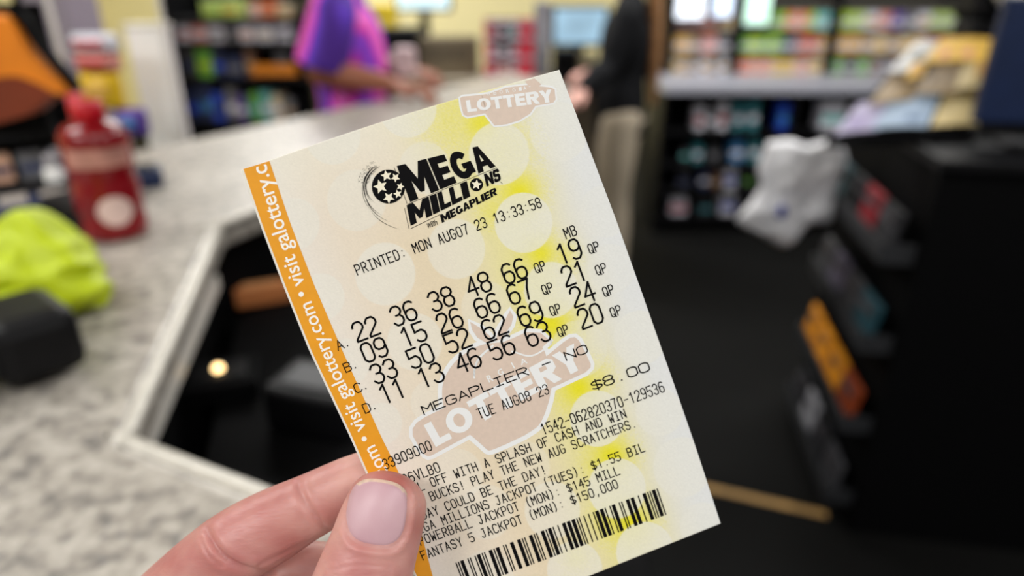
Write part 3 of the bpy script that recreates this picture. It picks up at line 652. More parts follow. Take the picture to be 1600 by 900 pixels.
# ---------------------------------------------------------------- beyond the counter, middle: table with machines, red rack, monitor
TY = 3.72
ta, tbx = at(598, 120, TY), at(962, 120, TY); TZ = 0.97
tw = tbx[0] - ta[0]
tl = empty('machine_table', ((ta[0] + tbx[0]) / 2, TY, 0), 0, 'beige table of machines between customer and clerk', 'table')
bm = bmesh.new(); add_box(bm, (0, 0, TZ - 0.02), (tw, 0.5, 0.04), bevel=0.005); mesh_obj('tabletop', bm, mat('beige_top', (150, 140, 122), 0.5), tl)
bm = bmesh.new(); add_box(bm, (0, 0.02, (TZ - 0.04) / 2), (tw - 0.06, 0.42, TZ - 0.04), bevel=0.005); mesh_obj('cabinet', bm, mat('taupe_panel', (98, 88, 72), 0.6), tl)
def tab(px0, px1, pyt, Y, name, label, cat, m, pan=None, d=0.16):
    p = at(px0, pyt, Y - d / 2); q = at(px1, pyt, Y - d / 2); w = q[0] - p[0]; h = p[2] - TZ
    e = empty(name, ((p[0] + q[0]) / 2, Y, TZ), 0, label, cat)
    bm = bmesh.new(); add_box(bm, (0, 0, h / 2), (w, d, h), bevel=min(w, h) * 0.06); mesh_obj('body', bm, m, e)
    if pan: bm = bmesh.new(); add_box(bm, (0, -d / 2 - 0.001, h * 0.6), (w * 0.72, 0.004, h * 0.4), bevel=0.001); mesh_obj('front_panel', bm, pan, e)
    return e, w, h
tab(652, 746, 58, TY - 0.02, 'money_box', 'brown-grey box on the machine table right of the customer', 'box', mat('taupe_box', (112, 100, 78), 0.6), mat('taupe_box_face', (92, 82, 64), 0.6))
e, w, h = tab(596, 652, 44, TY - 0.10, 'label_printer', 'black printer with a cream paper roll on the machine table', 'printer', M_black2, M_black)
bm = bmesh.new(); add_sweep(bm, [(-0.05, -0.05, h + 0.035), (0.0, -0.05, h + 0.035), (0.05, -0.05, h + 0.035)], 0.035, n=16); mesh_obj('paper_roll', bm, mat('cream_paper', (236, 220, 180), 0.6), e)
e, w, h = tab(570, 614, 8, TY + 0.12, 'yellow_carton', 'yellow carton standing behind the customer at the printer', 'box', mat('yellow_card', (226, 196, 20), 0.5), mat('yellow_card_label', (240, 214, 80), 0.5))
def screen(px0, px1, py0, py1, Y, label, rgb, em, z0=TZ):
    a = at(px0, py1, Y); b = at(px1, py0, Y); w, h = b[0] - a[0], b[2] - a[2]
    e = empty('computer_monitor', ((a[0] + b[0]) / 2, Y, z0), 0, label, 'monitor')
    zc = (a[2] + b[2]) / 2 - z0
    bm = bmesh.new(); add_box(bm, (0, 0.022, zc), (w + 0.03, 0.04, h + 0.03), bevel=0.006); mesh_obj('housing', bm, M_black2, e)
    bm = bmesh.new(); add_box(bm, (0, 0.0, zc), (w, 0.006, h), bevel=0.001); mesh_obj('screen', bm, mat('screen%d' % px0, rgb, 0.3, emit=em, var=0.25, scale=6), e)
    bm = bmesh.new(); zb = zc - h / 2
    add_box(bm, (0, 0.03, max(0.02, zb / 2)), (0.05, 0.03, max(0.04, zb))); add_box(bm, (0, 0.03, 0.006), (0.16, 0.12, 0.012), bevel=0.003); mesh_obj('stand', bm, M_black2, e)
screen(866, 948, 14, 68, TY - 0.10, 'monitor with a pale blue screen beside the clerk', (150, 184, 206), 0.55)
screen(622, 700, -40, 14, TY + 0.14, 'monitor with a pale screen above the brown-grey box', (196, 222, 230), 0.8)
tab(866, 902, 78, TY - 0.2, 'cash_tray', 'black tray on the table under the blue screen', 'tray', M_black2, M_black)
tab(906, 930, 84, TY - 0.2, 'tan_carton', 'tan carton on the table in front of the black tray', 'box', mat('tan_card', (136, 126, 96), 0.6), mat('tan_card_face', (156, 146, 112), 0.6), 0.06)
e, w, h = tab(836, 862, 4, TY - 0.05, 'grey_pillar_stand', 'tall grey stand between the red rack and the blue screen', 'stand', mat('grey_metal', (130, 130, 136), 0.5), mat('grey_metal_face', (150, 150, 156), 0.5))
# red rack
ra, rbb = at(756, 30, TY - 0.16), at(835, 30, TY - 0.16); rw = rbb[0] - ra[0]; rh = ra[2] - TZ
rd = empty('red_rack', ((ra[0] + rbb[0]) / 2, TY - 0.1, TZ), 0, 'red framed candy rack on the machine table', 'rack')
redf = mat('red_frame', (204, 44, 66), 0.4)
for x in (-rw / 2 + 0.012, rw / 2 - 0.04):
    bm = bmesh.new(); add_box(bm, (x, -0.05, rh / 2), (0.024 if x < 0 else 0.075, 0.012, rh), bevel=0.002); mesh_obj('upright', bm, redf, rd)
bm = bmesh.new(); add_box(bm, (0, 0.06, rh / 2), (rw, 0.008, rh), bevel=0.002); mesh_obj('back_panel', bm, M_black2, rd)
lv = [0.012, rh * 0.36, rh * 0.70]
for z in lv + [rh - 0.01]:
    bm = bmesh.new(); add_box(bm, (0, 0, z - 0.006), (rw, 0.12, 0.012), bevel=0.002); mesh_obj('shelf', bm, mat('pinkish_grey', (190, 170, 182), 0.5), rd)
for si, cs in enumerate([['crimson', 'pink', 'white'], ['white', 'grey', 'white'], ['red', 'dark grey', 'mint']]):
    for k, c in enumerate(cs):
        pack(rd.location.x - rw * 0.36 + k * rw * 0.24, TY - 0.115, TZ + lv[si], rw * 0.2, 0.06, rh * 0.2, c, 'candy_carton', '%s candy carton, %s from left on the %s shelf of the red rack' % (c, ORD[k], ['lowest', 'middle', 'highest'][si]), 'carton', 'candy cartons in the red rack', 'white' if c != 'white' else 'crimson')

# ---------------------------------------------------------------- people
def skin_mat(name, rgb, red, var=0.5):
    m = bpy.data.materials.new(name); m.use_nodes = True; nt = m.node_tree; b = nt.nodes['Principled BSDF']
    tc = nt.nodes.new('ShaderNodeTexCoord')
    nz = nt.nodes.new('ShaderNodeTexNoise'); nz.inputs['Scale'].default_value = 55; nz.inputs['Detail'].default_value = 3
    nt.links.new(tc.outputs['Object'], nz.inputs['Vector'])
    rp = nt.nodes.new('ShaderNodeValToRGB'); rp.color_ramp.elements[0].position = 0.34; rp.color_ramp.elements[1].position = 0.68
    rp.color_ramp.elements[0].color = (*lin(rgb), 1); rp.color_ramp.elements[1].color = (*lin(red), 1)
    nt.links.new(nz.outputs['Fac'], rp.inputs['Fac']); nt.links.new(rp.outputs['Color'], b.inputs['Base Color'])
    b.inputs['Roughness'].default_value = 0.42; b.inputs['Specular IOR Level'].default_value = 0.4
    return m, nt, b, tc
def human(base, yaw, h, skinm, label, arms, hairm, hair_long, shirtm, sleeve, hem, pantm, shoem, twist=0.0):
    """standing figure; local +y is forward. arms: {side: [elbow, wrist]} in local metres"""
    e = empty('person', base, yaw, label, 'person')
    s = h / 1.65
    V = lambda x, y, z: np.array((x * s, y * s, z * s))
    bm = bmesh.new(); sx = (1, 0, 0)
    add_sweep(bm, [V(0, 0, .84), V(0, .01, .95), V(0, .005, 1.03), V(0, .0, 1.16), V(0, -.005, 1.27), V(0, -.01, 1.335)], np.array([.150, .152, .125, .150, .160, .12]) * s, np.array([.105, .105, .09, .108, .10, .07]) * s, sx, 24)
    add_sweep(bm, [V(-.17, -.01, 1.325), V(-.08, -.012, 1.352), V(.08, -.012, 1.352), V(.17, -.01, 1.325)], .052 * s, None, (0, 1, 0))
    add_sweep(bm, [V(0, -.015, 1.33), V(0, -.003, 1.39), V(0, .012, 1.45)], .052 * s, None, sx)
    add_sweep(bm, [V(0, .02, 1.475), V(0, .015, 1.53), V(0, .005, 1.575)], np.array([.052, .072, .068]) * s, np.array([.066, .088, .084]) * s, sx, 24)
    add_sweep(bm, [V(0, .095, 1.555), V(0, .108, 1.53), V(0, .122, 1.508)], np.array([.008, .011, .014]) * s, None, sx, 10)   # nose
    add_sweep(bm, [V(-.02, .088, 1.482), V(0, .097, 1.482), V(.02, .088, 1.482)], .009 * s, None, (0, 1, 0), 10)               # lips
    for q in (-1, 1):
        add_sweep(bm, [V(q * .074, -.002, 1.54), V(q * .08, -.008, 1.52), V(q * .074, .0, 1.495)], .010 * s, .018 * s, sx, 10)    # ear
        add_sweep(bm, [V(q * .082, 0, .86), V(q * .085, .01, .66), V(q * .085, .012, .46), V(q * .086, -.01, .28), V(q * .086, -.012, .09)], np.array([.088, .076, .056, .054, .036]) * s, None, sx)
        add_sweep(bm, [V(q * .086, -.04, .045), V(q * .09, .05, .04), V(q * .094, .14, .03)], np.array([.034, .042, .036]) * s, np.array([.035, .03, .022]) * s, sx)
        sh = V(q * .185, -.01, 1.31); el, wr = [np.array(a) for a in arms[q]]
        add_sweep(bm, [sh, (sh + el) / 2, el], np.array([.052, .047, .040]) * s, None, (0, 1, 0.2))
        add_sweep(bm, [el, el * .6 + wr * .4, wr], np.array([.041, .040, .027]) * s, None, (0, 0.3, 1))
        d = (wr - el) / np.linalg.norm(wr - el); sd = np.cross(d, (0, 0, 1.)); sd = sd / np.linalg.norm(sd); u = np.cross(sd, d)
        add_sweep(bm, [wr, wr + d * .045 * s, wr + d * .085 * s], np.array([.026, .040, .038]) * s, np.array([.02, .016, .013]) * s, sd)
        for k, fl in enumerate((.062, .072, .067, .052)):
            b0 = wr + d * .085 * s + sd * (k - 1.5) * .0195 * s
            add_sweep(bm, [b0 - d * .02 * s, b0 + d * fl * .45 * s - u * .006, b0 + d * fl * .8 * s - u * .024 * s, b0 + d * fl * .9 * s - u * .042 * s], np.array([.0092, .009, .0085, .008]) * s, None, sd, 10)
        t0 = wr + d * .03 * s + sd * (.03 * s * q)
        add_sweep(bm, [t0, t0 + d * .03 * s + sd * .022 * q * s - u * .01, t0 + d * .062 * s + sd * .026 * q * s - u * .02], np.array([.014, .011, .009]) * s, None, sd, 10)
    fuse('body', bm, skinm, 0.0055 * s, 3, e)
    for q in (-1, 1):
        bm = bmesh.new(); add_ball(bm, V(q * .030, .078, 1.533), .0125 * s); add_ball(bm, V(q * .030, .0875, 1.533), np.array((.005, .0035, .005)) * s, 1)
        mesh_obj('eye', bm, [mat('eye_white', (230, 226, 220), 0.3), mat('iris_brown', (60, 36, 22), 0.3)], e, True)
    # hair
    bm = bmesh.new()
    add_sweep(bm, [V(0, -.035, 1.50), V(0, -.022, 1.56), V(0, -.005, 1.60)], np.array([.078, .086, .075]) * s, np.array([.075, .085, .082]) * s, sx, 24)
    if hair_long:
        add_sweep(bm, [V(0, -.07, 1.58), V(0, -.105, 1.45), V(0.0, -.125, 1.28), V(.0, -.135, 1.10), V(0.0, -.135, .93)], np.array([.075, .085, .085, .075, .05]) * s, np.array([.03, .036, .036, .032, .018]) * s, sx, 20)
    fuse('hair', bm, hairm, 0.008 * s, 3, e)
    # shirt
    bm = bmesh.new(); g = .016 * s
    add_sweep(bm, [V(0, 0, hem), V(0, .01, .96), V(0, .005, 1.06), V(0, .0, 1.17), V(0, -.005, 1.27), V(0, -.01, 1.335)], np.array([.172, .168, .150, .165, .168, .125]) * s, np.array([.128, .122, .112, .124, .114, .078]) * s, sx, 28, caps=(False, True))
    add_sweep(bm, [V(-.17, -.01, 1.325), V(-.08, -.012, 1.352), V(.08, -.012, 1.352), V(.17, -.01, 1.325)], .052 * s + g, None, (0, 1, 0))
    for q in (-1, 1):
        sh = V(q * .185, -.01, 1.31); el, wr = [np.array(a) for a in arms[q]]
        if sleeve >= 2:
            add_sweep(bm, [sh, (sh + el) / 2, el, el * .5 + wr * .5, wr], np.array([.066, .062, .056, .052, .040]) * s, None, (0, 1, 0.2), 20)
        else:
            en = sh + (el - sh) * sleeve
            add_sweep(bm, [sh, (sh + en) / 2, en], np.array([.070, .076, .080]) * s, None, (0, 1, 0.2), 20, caps=(True, False))
    fuse('shirt', bm, shirtm, 0.008 * s, 3, e)
    # trousers
    bm = bmesh.new()
    add_sweep(bm, [V(0, 0, .84), V(0, .008, .92), V(0, .008, 1.0)], np.array([.166, .168, .148]) * s, np.array([.124, .12, .106]) * s, sx, 24)
    for q in (-1, 1):
        add_sweep(bm, [V(q * .082, 0, .86), V(q * .086, .01, .66), V(q * .087, .012, .46), V(q * .088, -.006, .28), V(q * .088, -.01, .085)], np.array([.100, .092, .074, .068, .062]) * s, None, sx, 20, caps=(True, False))
    fuse('trousers', bm, pantm, 0.009 * s, 3, e)
    for q in (-1, 1):
        bm = bmesh.new()
        add_sweep(bm, [V(q * .086, -.055, .045), V(q * .09, .05, .045), V(q * .095, .155, .036)], np.array([.042, .05, .044]) * s, np.array([.043, .042, .034]) * s, sx)
        add_sweep(bm, [V(q * .086, -.03, .05), V(q * .086, -.02, .10)], .046 * s, None, sx)
        for v in bm.verts: v.co.z = max(v.co.z, 0.002)
        fuse('shoe', bm, shoem, 0.006, 3, e)
    return e
# tie-dyed shirt of the customer
m = bpy.data.materials.new('tie_dye'); m.use_nodes = True; nt = m.node_tree; b = nt.nodes['Principled BSDF']; b.inputs['Roughness'].default_value = 0.75
tc = nt.nodes.new('ShaderNodeTexCoord'); mpn = nt.nodes.new('ShaderNodeMapping'); mpn.inputs['Rotation'].default_value = (R(20), R(10), R(-35)); mpn.inputs['Location'].default_value = (0.02, 0.02, 0.11)
wv = nt.nodes.new('ShaderNodeTexWave'); wv.inputs['Scale'].default_value = 2.6; wv.inputs['Distortion'].default_value = 2.2; wv.inputs['Detail'].default_value = 1.5; wv.inputs['Detail Scale'].default_value = 1.6
nt.links.new(tc.outputs['Object'], mpn.inputs['Vector']); nt.links.new(mpn.outputs['Vector'], wv.inputs['Vector'])
rp = nt.nodes.new('ShaderNodeValToRGB'); el = rp.color_ramp.elements
el[0].position = 0.0; el[0].color = (*lin((72, 28, 140)), 1); el[1].position = 1.0; el[1].color = (*lin((240, 110, 214)), 1)
x = el.new(0.30); x.color = (*lin((112, 68, 224)), 1); x = el.new(0.46); x.color = (*lin((150, 60, 214)), 1); x = el.new(0.62); x.color = (*lin((226, 44, 164)), 1)
nt.links.new(wv.outputs['Fac'], rp.inputs['Fac']); nt.links.new(rp.outputs['Color'], b.inputs['Base Color'])
M_tie = m
sk1 = skin_mat('brown_skin', (150, 92, 66), (140, 82, 60))[0]
sk2 = skin_mat('light_skin', (226, 176, 160), (214, 156, 142))[0]
M_pants = mat('khaki_cloth', (186, 172, 150), 0.8, var=0.06, scale=18)
M_jean = mat('dark_denim', (36, 40, 60), 0.8, var=0.1, scale=18)
M_shoe = mat('dark_shoe', (26, 24, 24), 0.6)
M_hair1 = mat('black_hair', (18, 14, 12), 0.5, var=0.3, scale=40)
M_hair2 = mat('brown_hair', (150, 106, 66), 0.45, var=0.3, scale=30)
M_top = mat('black_knit', (16, 17, 20), 0.85, var=0.15, scale=40, spec=0.2)

def local_arm(base, yaw, px, py, Y):
    p = at(px, py, Y) - np.array(base); c, s = math.cos(-yaw), math.sin(-yaw)
    return np.array([p[0] * c - p[1] * s, p[0] * s + p[1] * c, p[2]])
cb = np.array([at(542, 100, 2.33)[0], 2.36, 0.0]); cy = R(-84)
armR = [local_arm(cb, cy, 500, 112, 2.17), local_arm(cb, cy, 607, 130, 2.14)]
armL = [local_arm(cb, cy, 566, 100, 2.56), local_arm(cb, cy, 636, 110, 2.38)]
human(cb, cy, 1.66, sk1, 'person in purple and pink tie-dyed shirt leaning over the counter', {1: armR, -1: armL}, M_hair1, False, M_tie, 0.92, 0.80, M_jean, M_shoe)
wp = at(634, 98, 2.22)
e = empty('purse', wp - np.array([0, 0, 0.03]), R(-20), 'pale pinkish purse held by the person in the tie-dyed shirt', 'purse')
bm = bmesh.new(); add_box(bm, (0, 0, 0.035), (0.07, 0.03, 0.085), rotz(0.1), bevel=0.012); mesh_obj('body', bm, mat('pale_pink_leather', (214, 188, 190), 0.5), e)
bm = bmesh.new(); add_box(bm, (0, -0.016, 0.05), (0.068, 0.006, 0.045), bevel=0.002); mesh_obj('flap', bm, mat('pale_leather', (196, 172, 176), 0.5), e)

kb = np.array([at(972, 200, 3.2)[0] + 0.0, 3.24, 0.0]); ky = R(78)
aL = [local_arm(kb, ky, 950, 105, 3.02), local_arm(kb, ky, 912, 138, 2.93)]
aR = [local_arm(kb, ky, 985, 95, 3.42), local_arm(kb, ky, 930, 110, 3.30)]
human(kb, ky, 1.60, sk2, 'clerk in black long-sleeved top and khaki trousers with long brown hair', {1: aR, -1: aL}, M_hair2, True, M_top, 2, 0.78, M_pants, M_shoe)

# ---------------------------------------------------------------- the ticket: a bent sheet of printed paper
TQ = [((377, 265), .1653), ((874, 109), .1739), ((1126, 818), .1929)]
A_ = np.array([[x, y, 1.0] for (x, y), d in TQ]); B_ = np.array([1 / d for q, d in TQ]); PC = np.linalg.solve(A_, B_)
LE = [(109, 312), (265, 377), (350, 406), (448, 443), (548, 483), (680, 545.5), (738, 571), (818, 608), (900, 648), (991, 692)]
RE = [(60, 857), (109, 874), (225, 918), (340, 961.5), (500, 1018), (620, 1060), (700, 1087.5), (818, 1126), (900, 1153)]
def left_x(y): return np.interp(y, *zip(*LE))
def right_x(y): return np.interp(y, *zip(*RE))
def t_uv(x, y):
    a, b = left_x(y), right_x(y); return (x - a) / (b - a)
def t_depth(x, y):
    u = t_uv(x, y)
    return 1 / (PC[0] * x + PC[1] * y + PC[2]) + 0.0035 * (u - 0.5) ** 2
def T(x, y, h=0.0): return dep(x, y, t_depth(x, y) - h)
TB = T(700, 560)
tk = empty('lottery_ticket', TB, 0, 'yellow and cream lottery ticket with an orange side strip, held up in the hand', 'ticket')
TBv = np.array(TB)
# outline in the print's own layout units
Ly = np.linspace(265, 991, 40); ed_l = np.array([[left_x(y), y] for y in Ly])
Ry = np.linspace(109, 818, 40); ed_r = np.array([[right_x(y), y] for y in Ry])
ed_t = catmull(np.array([(377, 265), (420, 251), (537, 210), (670, 167.5), (874, 109)]), 10)
ed_b = np.array([[692 + (1126 - 692) * t, 991 + (818 - 991) * t] for t in np.linspace(0, 1, 40)])
def along(E, t):
    d = np.r_[0, np.cumsum(np.linalg.norm(np.diff(E, axis=0), axis=1))]; d /= d[-1]
    return np.column_stack([np.interp(t, d, E[:, 0]), np.interp(t, d, E[:, 1])])
NU, NV = 300, 470
us, vs = np.linspace(0, 1, NU), np.linspace(0, 1, NV)
Lp, Rp, Tp, Bp = along(ed_l, vs), along(ed_r, vs), along(ed_t, us), along(ed_b, us)
Ug, Vg = np.meshgrid(us, vs); Ug = Ug[..., None]; Vg = Vg[..., None]
GP = ((1 - Ug) * Lp[:, None] + Ug * Rp[:, None] + (1 - Vg) * Tp[None] + Vg * Bp[None]
      - ((1 - Ug) * (1 - Vg) * Tp[0] + Ug * (1 - Vg) * Tp[-1] + (1 - Ug) * Vg * Bp[0] + Ug * Vg * Bp[-1]))
gx, gy = GP[..., 0], GP[..., 1]
def T_arr(x, y, h):
    u = (x - left_x(y)) / (right_x(y) - left_x(y))
    D = 1 / (PC[0] * x + PC[1] * y + PC[2]) + 0.0035 * (u - 0.5) ** 2 - h
    return CAM + (FW + ((x - 800) / FPX)[..., None] * RX + ((450 - y) / FPX)[..., None] * UP) * D[..., None]
front = T_arr(gx, gy, 0.0).reshape(-1, 3) - TBv; backv = T_arr(gx, gy, -0.00012).reshape(-1, 3) - TBv
n0 = NU * NV
idx = np.arange(n0).reshape(NV, NU)
quads = np.stack([idx[:-1, :-1], idx[1:, :-1], idx[1:, 1:], idx[:-1, 1:]], -1).reshape(-1, 4)
bq = quads[:, ::-1] + n0
bd = np.concatenate([idx[0, :], idx[1:, -1], idx[-1, -2::-1], idx[-2:0:-1, 0]])
sq = np.stack([bd, np.roll(bd, -1), np.roll(bd, -1) + n0, bd + n0], -1)
# printed colours of the stock
def g2(px, py, r): return np.exp(-((gx - px) ** 2 + (gy - py) ** 2) / (r * r))
uu = (gx - left_x(gy)) / (right_x(gy) - left_x(gy))
def L3(c): return np.array(lin(c))
peach, white, pale, sat, disc = L3((236, 222, 200)), L3((230, 230, 227)), L3((234, 225, 146)), L3((236, 226, 34)), L3((236, 233, 219))
col = peach * (1 - np.clip((uu - 0.55) / 0.4, 0, 1))[..., None] + white * np.clip((uu - 0.55) / 0.4, 0, 1)[..., None]
wl = np.clip(1 - uu / 0.22, 0, 1)[..., None]; col = col * (1 - wl * 0.7) + L3((238, 235, 230)) * wl * 0.7
wt = np.clip((300 - (gy - 0.34 * (620 - gx))) / 160, 0, 1)[..., None] * 0.7; col = col * (1 - wt) + L3((242, 238, 218)) * wt
yb = np.exp(-((uu - 0.69) / 0.155) ** 2)[..., None] * 0.85; col = col * (1 - yb) + pale * yb
ob = np.exp(-((uu - 0.42) / 0.13) ** 2)[..., None] * 0.46 * np.clip((gy - 250) / 150, 0, 1)[..., None]; col = col * (1 - ob) + L3((228, 206, 160)) * ob
sp = np.zeros_like(gx)
for px, py, r, a in [(752, 192, 38, .9), (812, 300, 44, 1), (770, 330, 30, .5), (845, 396, 36, .95), (880, 400, 30, .6), (862, 506, 44, 1), (905, 606, 42, 1), (930, 590, 36, .5), (955, 712, 42, 1), (935, 725, 30, .6), (985, 818, 44, 1), (955, 815, 36, .7), (900, 870, 30, .5), (800, 230, 60, .35), (840, 440, 50, .4), (700, 190, 60, .35)]:
    sp = np.maximum(sp, a * g2(px, py, r * 0.82))
sp = np.clip(sp * 1.0, 0, 1)
grain = rng.normal(0, 1, sp.shape)
sp = np.clip(sp + grain * 0.12 * (sp > 0.08) * (1 - sp), 0, 1)[..., None]
col = col * (1 - sp) + sat * sp
for px, py, r, a in [(602, 428, 48, .7), (460, 350, 40, .55), (520, 212, 44, .6), (637, 168, 46, .65), (557, 313, 47, .5), (663, 262, 40, .45), (780, 240, 48, .7), (873, 206, 46, .5), (818, 348, 46, .8), (713, 389, 46, .6), (503, 464, 36, .6), (648, 534, 44, .6), (543, 566, 36, .5), (597, 662, 32, .55), (675, 628, 34, .35),
                     (861, 453, 43, .75), (1000, 528, 42, .6), (933, 654, 43, .8), (1030, 644, 37, .55), (964, 763, 46, .8), (1066, 730, 46, .6), (1008, 862, 46, .8), (863, 797, 44, .6), (1098, 822, 36, .5), (898, 890, 44, .7), (760, 800, 42, .4), (945, 330, 40, .3), (955, 420, 38, .3), (760, 480, 40, .35), (700, 300, 36, .3), (760, 905, 44, .4), (715, 742, 40, .35), (905, 545, 44, .35), (820, 730, 40, .3)]:
    # each printed dot is seen on a tilted sheet, so it is a slightly slanted ellipse
    d = np.hypot((gx - px) * 1.02, (gy - py) * 0.98)
    k = np.clip((r - d) / 1.2 + 0.5, 0, 1)[..., None] * a
    col = col * (1 - k) + (disc * 0.9 + col * 0.1) * k
col = col * np.array([0.935, 0.95, 0.98])
col = col * (1 + 0.02 * rng.normal(0, 1, sp.shape))
me = bpy.data.meshes.new('paper')
allv = np.vstack([front, backv]); allf = np.vstack([quads, bq, sq])
me.from_pydata(allv.tolist(), [], allf.tolist())
ca = me.color_attributes.new('print', 'FLOAT_COLOR', 'POINT')
cc = np.ones((2 * n0, 4), np.float32); cc[:n0, :3] = np.clip(col.reshape(-1, 3), 0, 1); cc[n0:, :3] = lin((234, 230, 222))
ca.data.foreach_set('color', cc.ravel())
me.polygons.foreach_set('use_smooth', [True] * (2 * len(quads)) + [False] * len(sq))
pm = bpy.data.materials.new('ticket_paper'); pm.use_nodes = True; nt = pm.node_tree; b = nt.nodes['Principled BSDF']
an_ = nt.nodes.new('ShaderNodeAttribute'); an_.attribute_name = 'print'; nt.links.new(an_.outputs['Color'], b.inputs['Base Color'])
b.inputs['Roughness'].default_value = 0.55; b.inputs['Specular IOR Level'].default_value = 0.3
me.materials.append(pm)
po = bpy.data.objects.new('paper', me); COL.objects.link(po); po.parent = tk

# ---- ink
class Ink:
    def __init__(s): s.v = []; s.f = []
    def poly(s, pts):
        i = len(s.v); s.v += [tuple(p) for p in pts]; s.f.append(list(range(i, i + len(pts))))
    def line(s, a, b, w):
        a, b = np.array(a, float), np.array(b, float); d = b - a; l = np.hypot(*d)
        if l < 1e-6: d = np.array([1, 0.]); l = 1
        d = d / l; n = np.array([-d[1], d[0]]) * w / 2; e = d * w * 0.42
        s.poly([a - e + n, b + e + n, b + e - n, a - e - n])
    def pline(s, pts, w, closed=False):
        pts = list(pts) + ([pts[0]] if closed else [])
        for a, b in zip(pts, pts[1:]): s.line(a, b, w)
    def disc(s, c, r, n=28, ry=None):
        ry = ry or r; s.poly([(c[0] + r * math.cos(2 * math.pi * k / n), c[1] + ry * math.sin(2 * math.pi * k / n)) for k in range(n)])
    def build(s, name, m, h, parent=None, cut=True):
        bm = bmesh.new()
        for f in s.f:
            vs_ = [bm.verts.new((*s.v[i], 0)) for i in f]
            try: bm.faces.new(vs_)
            except ValueError: pass
        bm.normal_update(); bmesh.ops.triangulate(bm, faces=[f for f in bm.faces if len(f.verts) > 4])
        for v in bm.verts: v.co = Vector(tuple(T(v.co.x, v.co.y, h) - TBv))
        for f in bm.faces:
            f.normal_update()
            if f.normal.dot(Vector(tuple(FW))) > 0: f.normal_flip()
        return mesh_obj(name, bm, m, parent or tk)
STROKES = {
 '0': '0,1 0,5 1,6 3,6 4,5 4,1 3,0 1,0 0,1', '1': '.6,4.8 2.2,6 2.2,0', '2': '0,4.6 0,5 1,6 3,6 4,5 4,3.8 0,.6 0,0 4,0', '3': '0,5 1,6 3,6 4,5 4,4 3,3.1 1.6,3.1|3,3.1 4,2.2 4,1 3,0 1,0 0,1',
 '4': '3,0 3,6 0,2 4.3,2', '5': '4,6 0,6 0,3.3 2.8,3.6 4,2.6 4,1 3,0 1,0 0,.8', '6': '3.8,5.4 3,6 1.2,6 0,4.8 0,1 1,0 3,0 4,1 4,2.6 3,3.5 1,3.5 0,2.6', '7': '0,6 4,6 2.6,3.4 1.8,0',
 '8': '1,3.2 0,4 0,5 1,6 3,6 4,5 4,4 3,3.2 1,3.2 0,2.3 0,1 1,0 3,0 4,1 4,2.3 3,3.2', '9': '.2,.6 1,0 2.8,0 4,1.2 4,5 3,6 1,6 0,5 0,3.5 1,2.6 3,2.6 4,3.5',
 'A': '0,0 2,6 4,0|.75,2 3.25,2', 'B': '0,0 0,6 2.8,6 3.8,5.2 3.8,4 2.8,3.2 0,3.2|2.8,3.2 4,2.3 4,1 3,0 0,0', 'C': '4,5 3,6 1,6 0,5 0,1 1,0 3,0 4,1', 'D': '0,0 0,6 2.6,6 4,4.8 4,1.2 2.6,0 0,0', 'E': '4,6 0,6 0,0 4,0|0,3.2 3,3.2', 'F': '4,6 0,6 0,0|0,3.2 3,3.2',
 'G': '4,5 3,6 1,6 0,5 0,1 1,0 3,0 4,1 4,2.8 2.4,2.8', 'H': '0,0 0,6|4,0 4,6|0,3.1 4,3.1', 'I': '.6,6 3.4,6|2,6 2,0|.6,0 3.4,0', 'J': '1.4,6 3.6,6|2.9,6 2.9,1 2,0 1,0 0,1', 'K': '0,0 0,6|4,6 0,2.6|1.4,3.7 4,0', 'L': '0,6 0,0 4,0', 'M': '0,0 0,6 2,2.8 4,6 4,0', 'N': '0,0 0,6 4,0 4,6',
 'O': '0,1 0,5 1,6 3,6 4,5 4,1 3,0 1,0 0,1', 'P': '0,0 0,6 3,6 4,5 4,3.8 3,2.8 0,2.8', 'Q': '0,1 0,5 1,6 3,6 4,5 4,1 3,0 1,0 0,1|2.4,1.6 4.2,-.4', 'R': '0,0 0,6 3,6 4,5 4,4 3,3 0,3|2,3 4,0', 'S': '4,5 3,6 1,6 0,5 0,4 1,3.2 3,2.9 4,2.2 4,1 3,0 1,0 0,1', 'T': '0,6 4,6|2,6 2,0', 'U': '0,6 0,1 1,0 3,0 4,1 4,6', 'V': '0,6 2,0 4,6', 'W': '0,6 .7,0 2,3.4 3.3,0 4,6', 'X': '0,0 4,6|0,6 4,0', 'Y': '0,6 2,3 4,6|2,3 2,0', 'Z': '0,6 4,6 0,0 4,0',
 ':': '1.9,4.2 2.1,4.2|1.9,1 2.1,1', '.': '1.9,.2 2.1,.2', ',': '2.1,.6 1.5,-1', '!': '2,6 2,1.8|2,.3 2,.1', '(': '3,6.6 1.8,5 1.8,1 3,-.6', ')': '1,6.6 2.2,5 2.2,1 1,-.6', '-': '.4,3 3.6,3', '$': '4,4.8 3,5.4 1,5.4 0,4.6 0,3.8 1,3.1 3,2.7 4,2 4,1.2 3,.5 1,.5 0,1.2|2,6.4 2,-.6'}
def upv(x, y):
    k = 0.445 - 0.085 * np.clip(t_uv(x, y), 0, 1); return np.array([-k, -1.0])
def soften(pts):
    out = [pts[0]]
    for a, b, c in zip(pts, pts[1:], pts[2:]):
        p = np.array(b) - a; q = np.array(c) - b; cs = p.dot(q) / (np.hypot(*p) * np.hypot(*q) + 1e-9)
        if cs > 0.45:
            lp, lq = min(.5, .55 / np.hypot(*p)), min(.5, .55 / np.hypot(*q))
            out += [tuple(np.array(b) - p * lp), tuple(np.array(b) + (q * lq - p * lp) * 0.22), tuple(np.array(b) + q * lq)]
        else: out.append(b)
    return out + [pts[-1]]
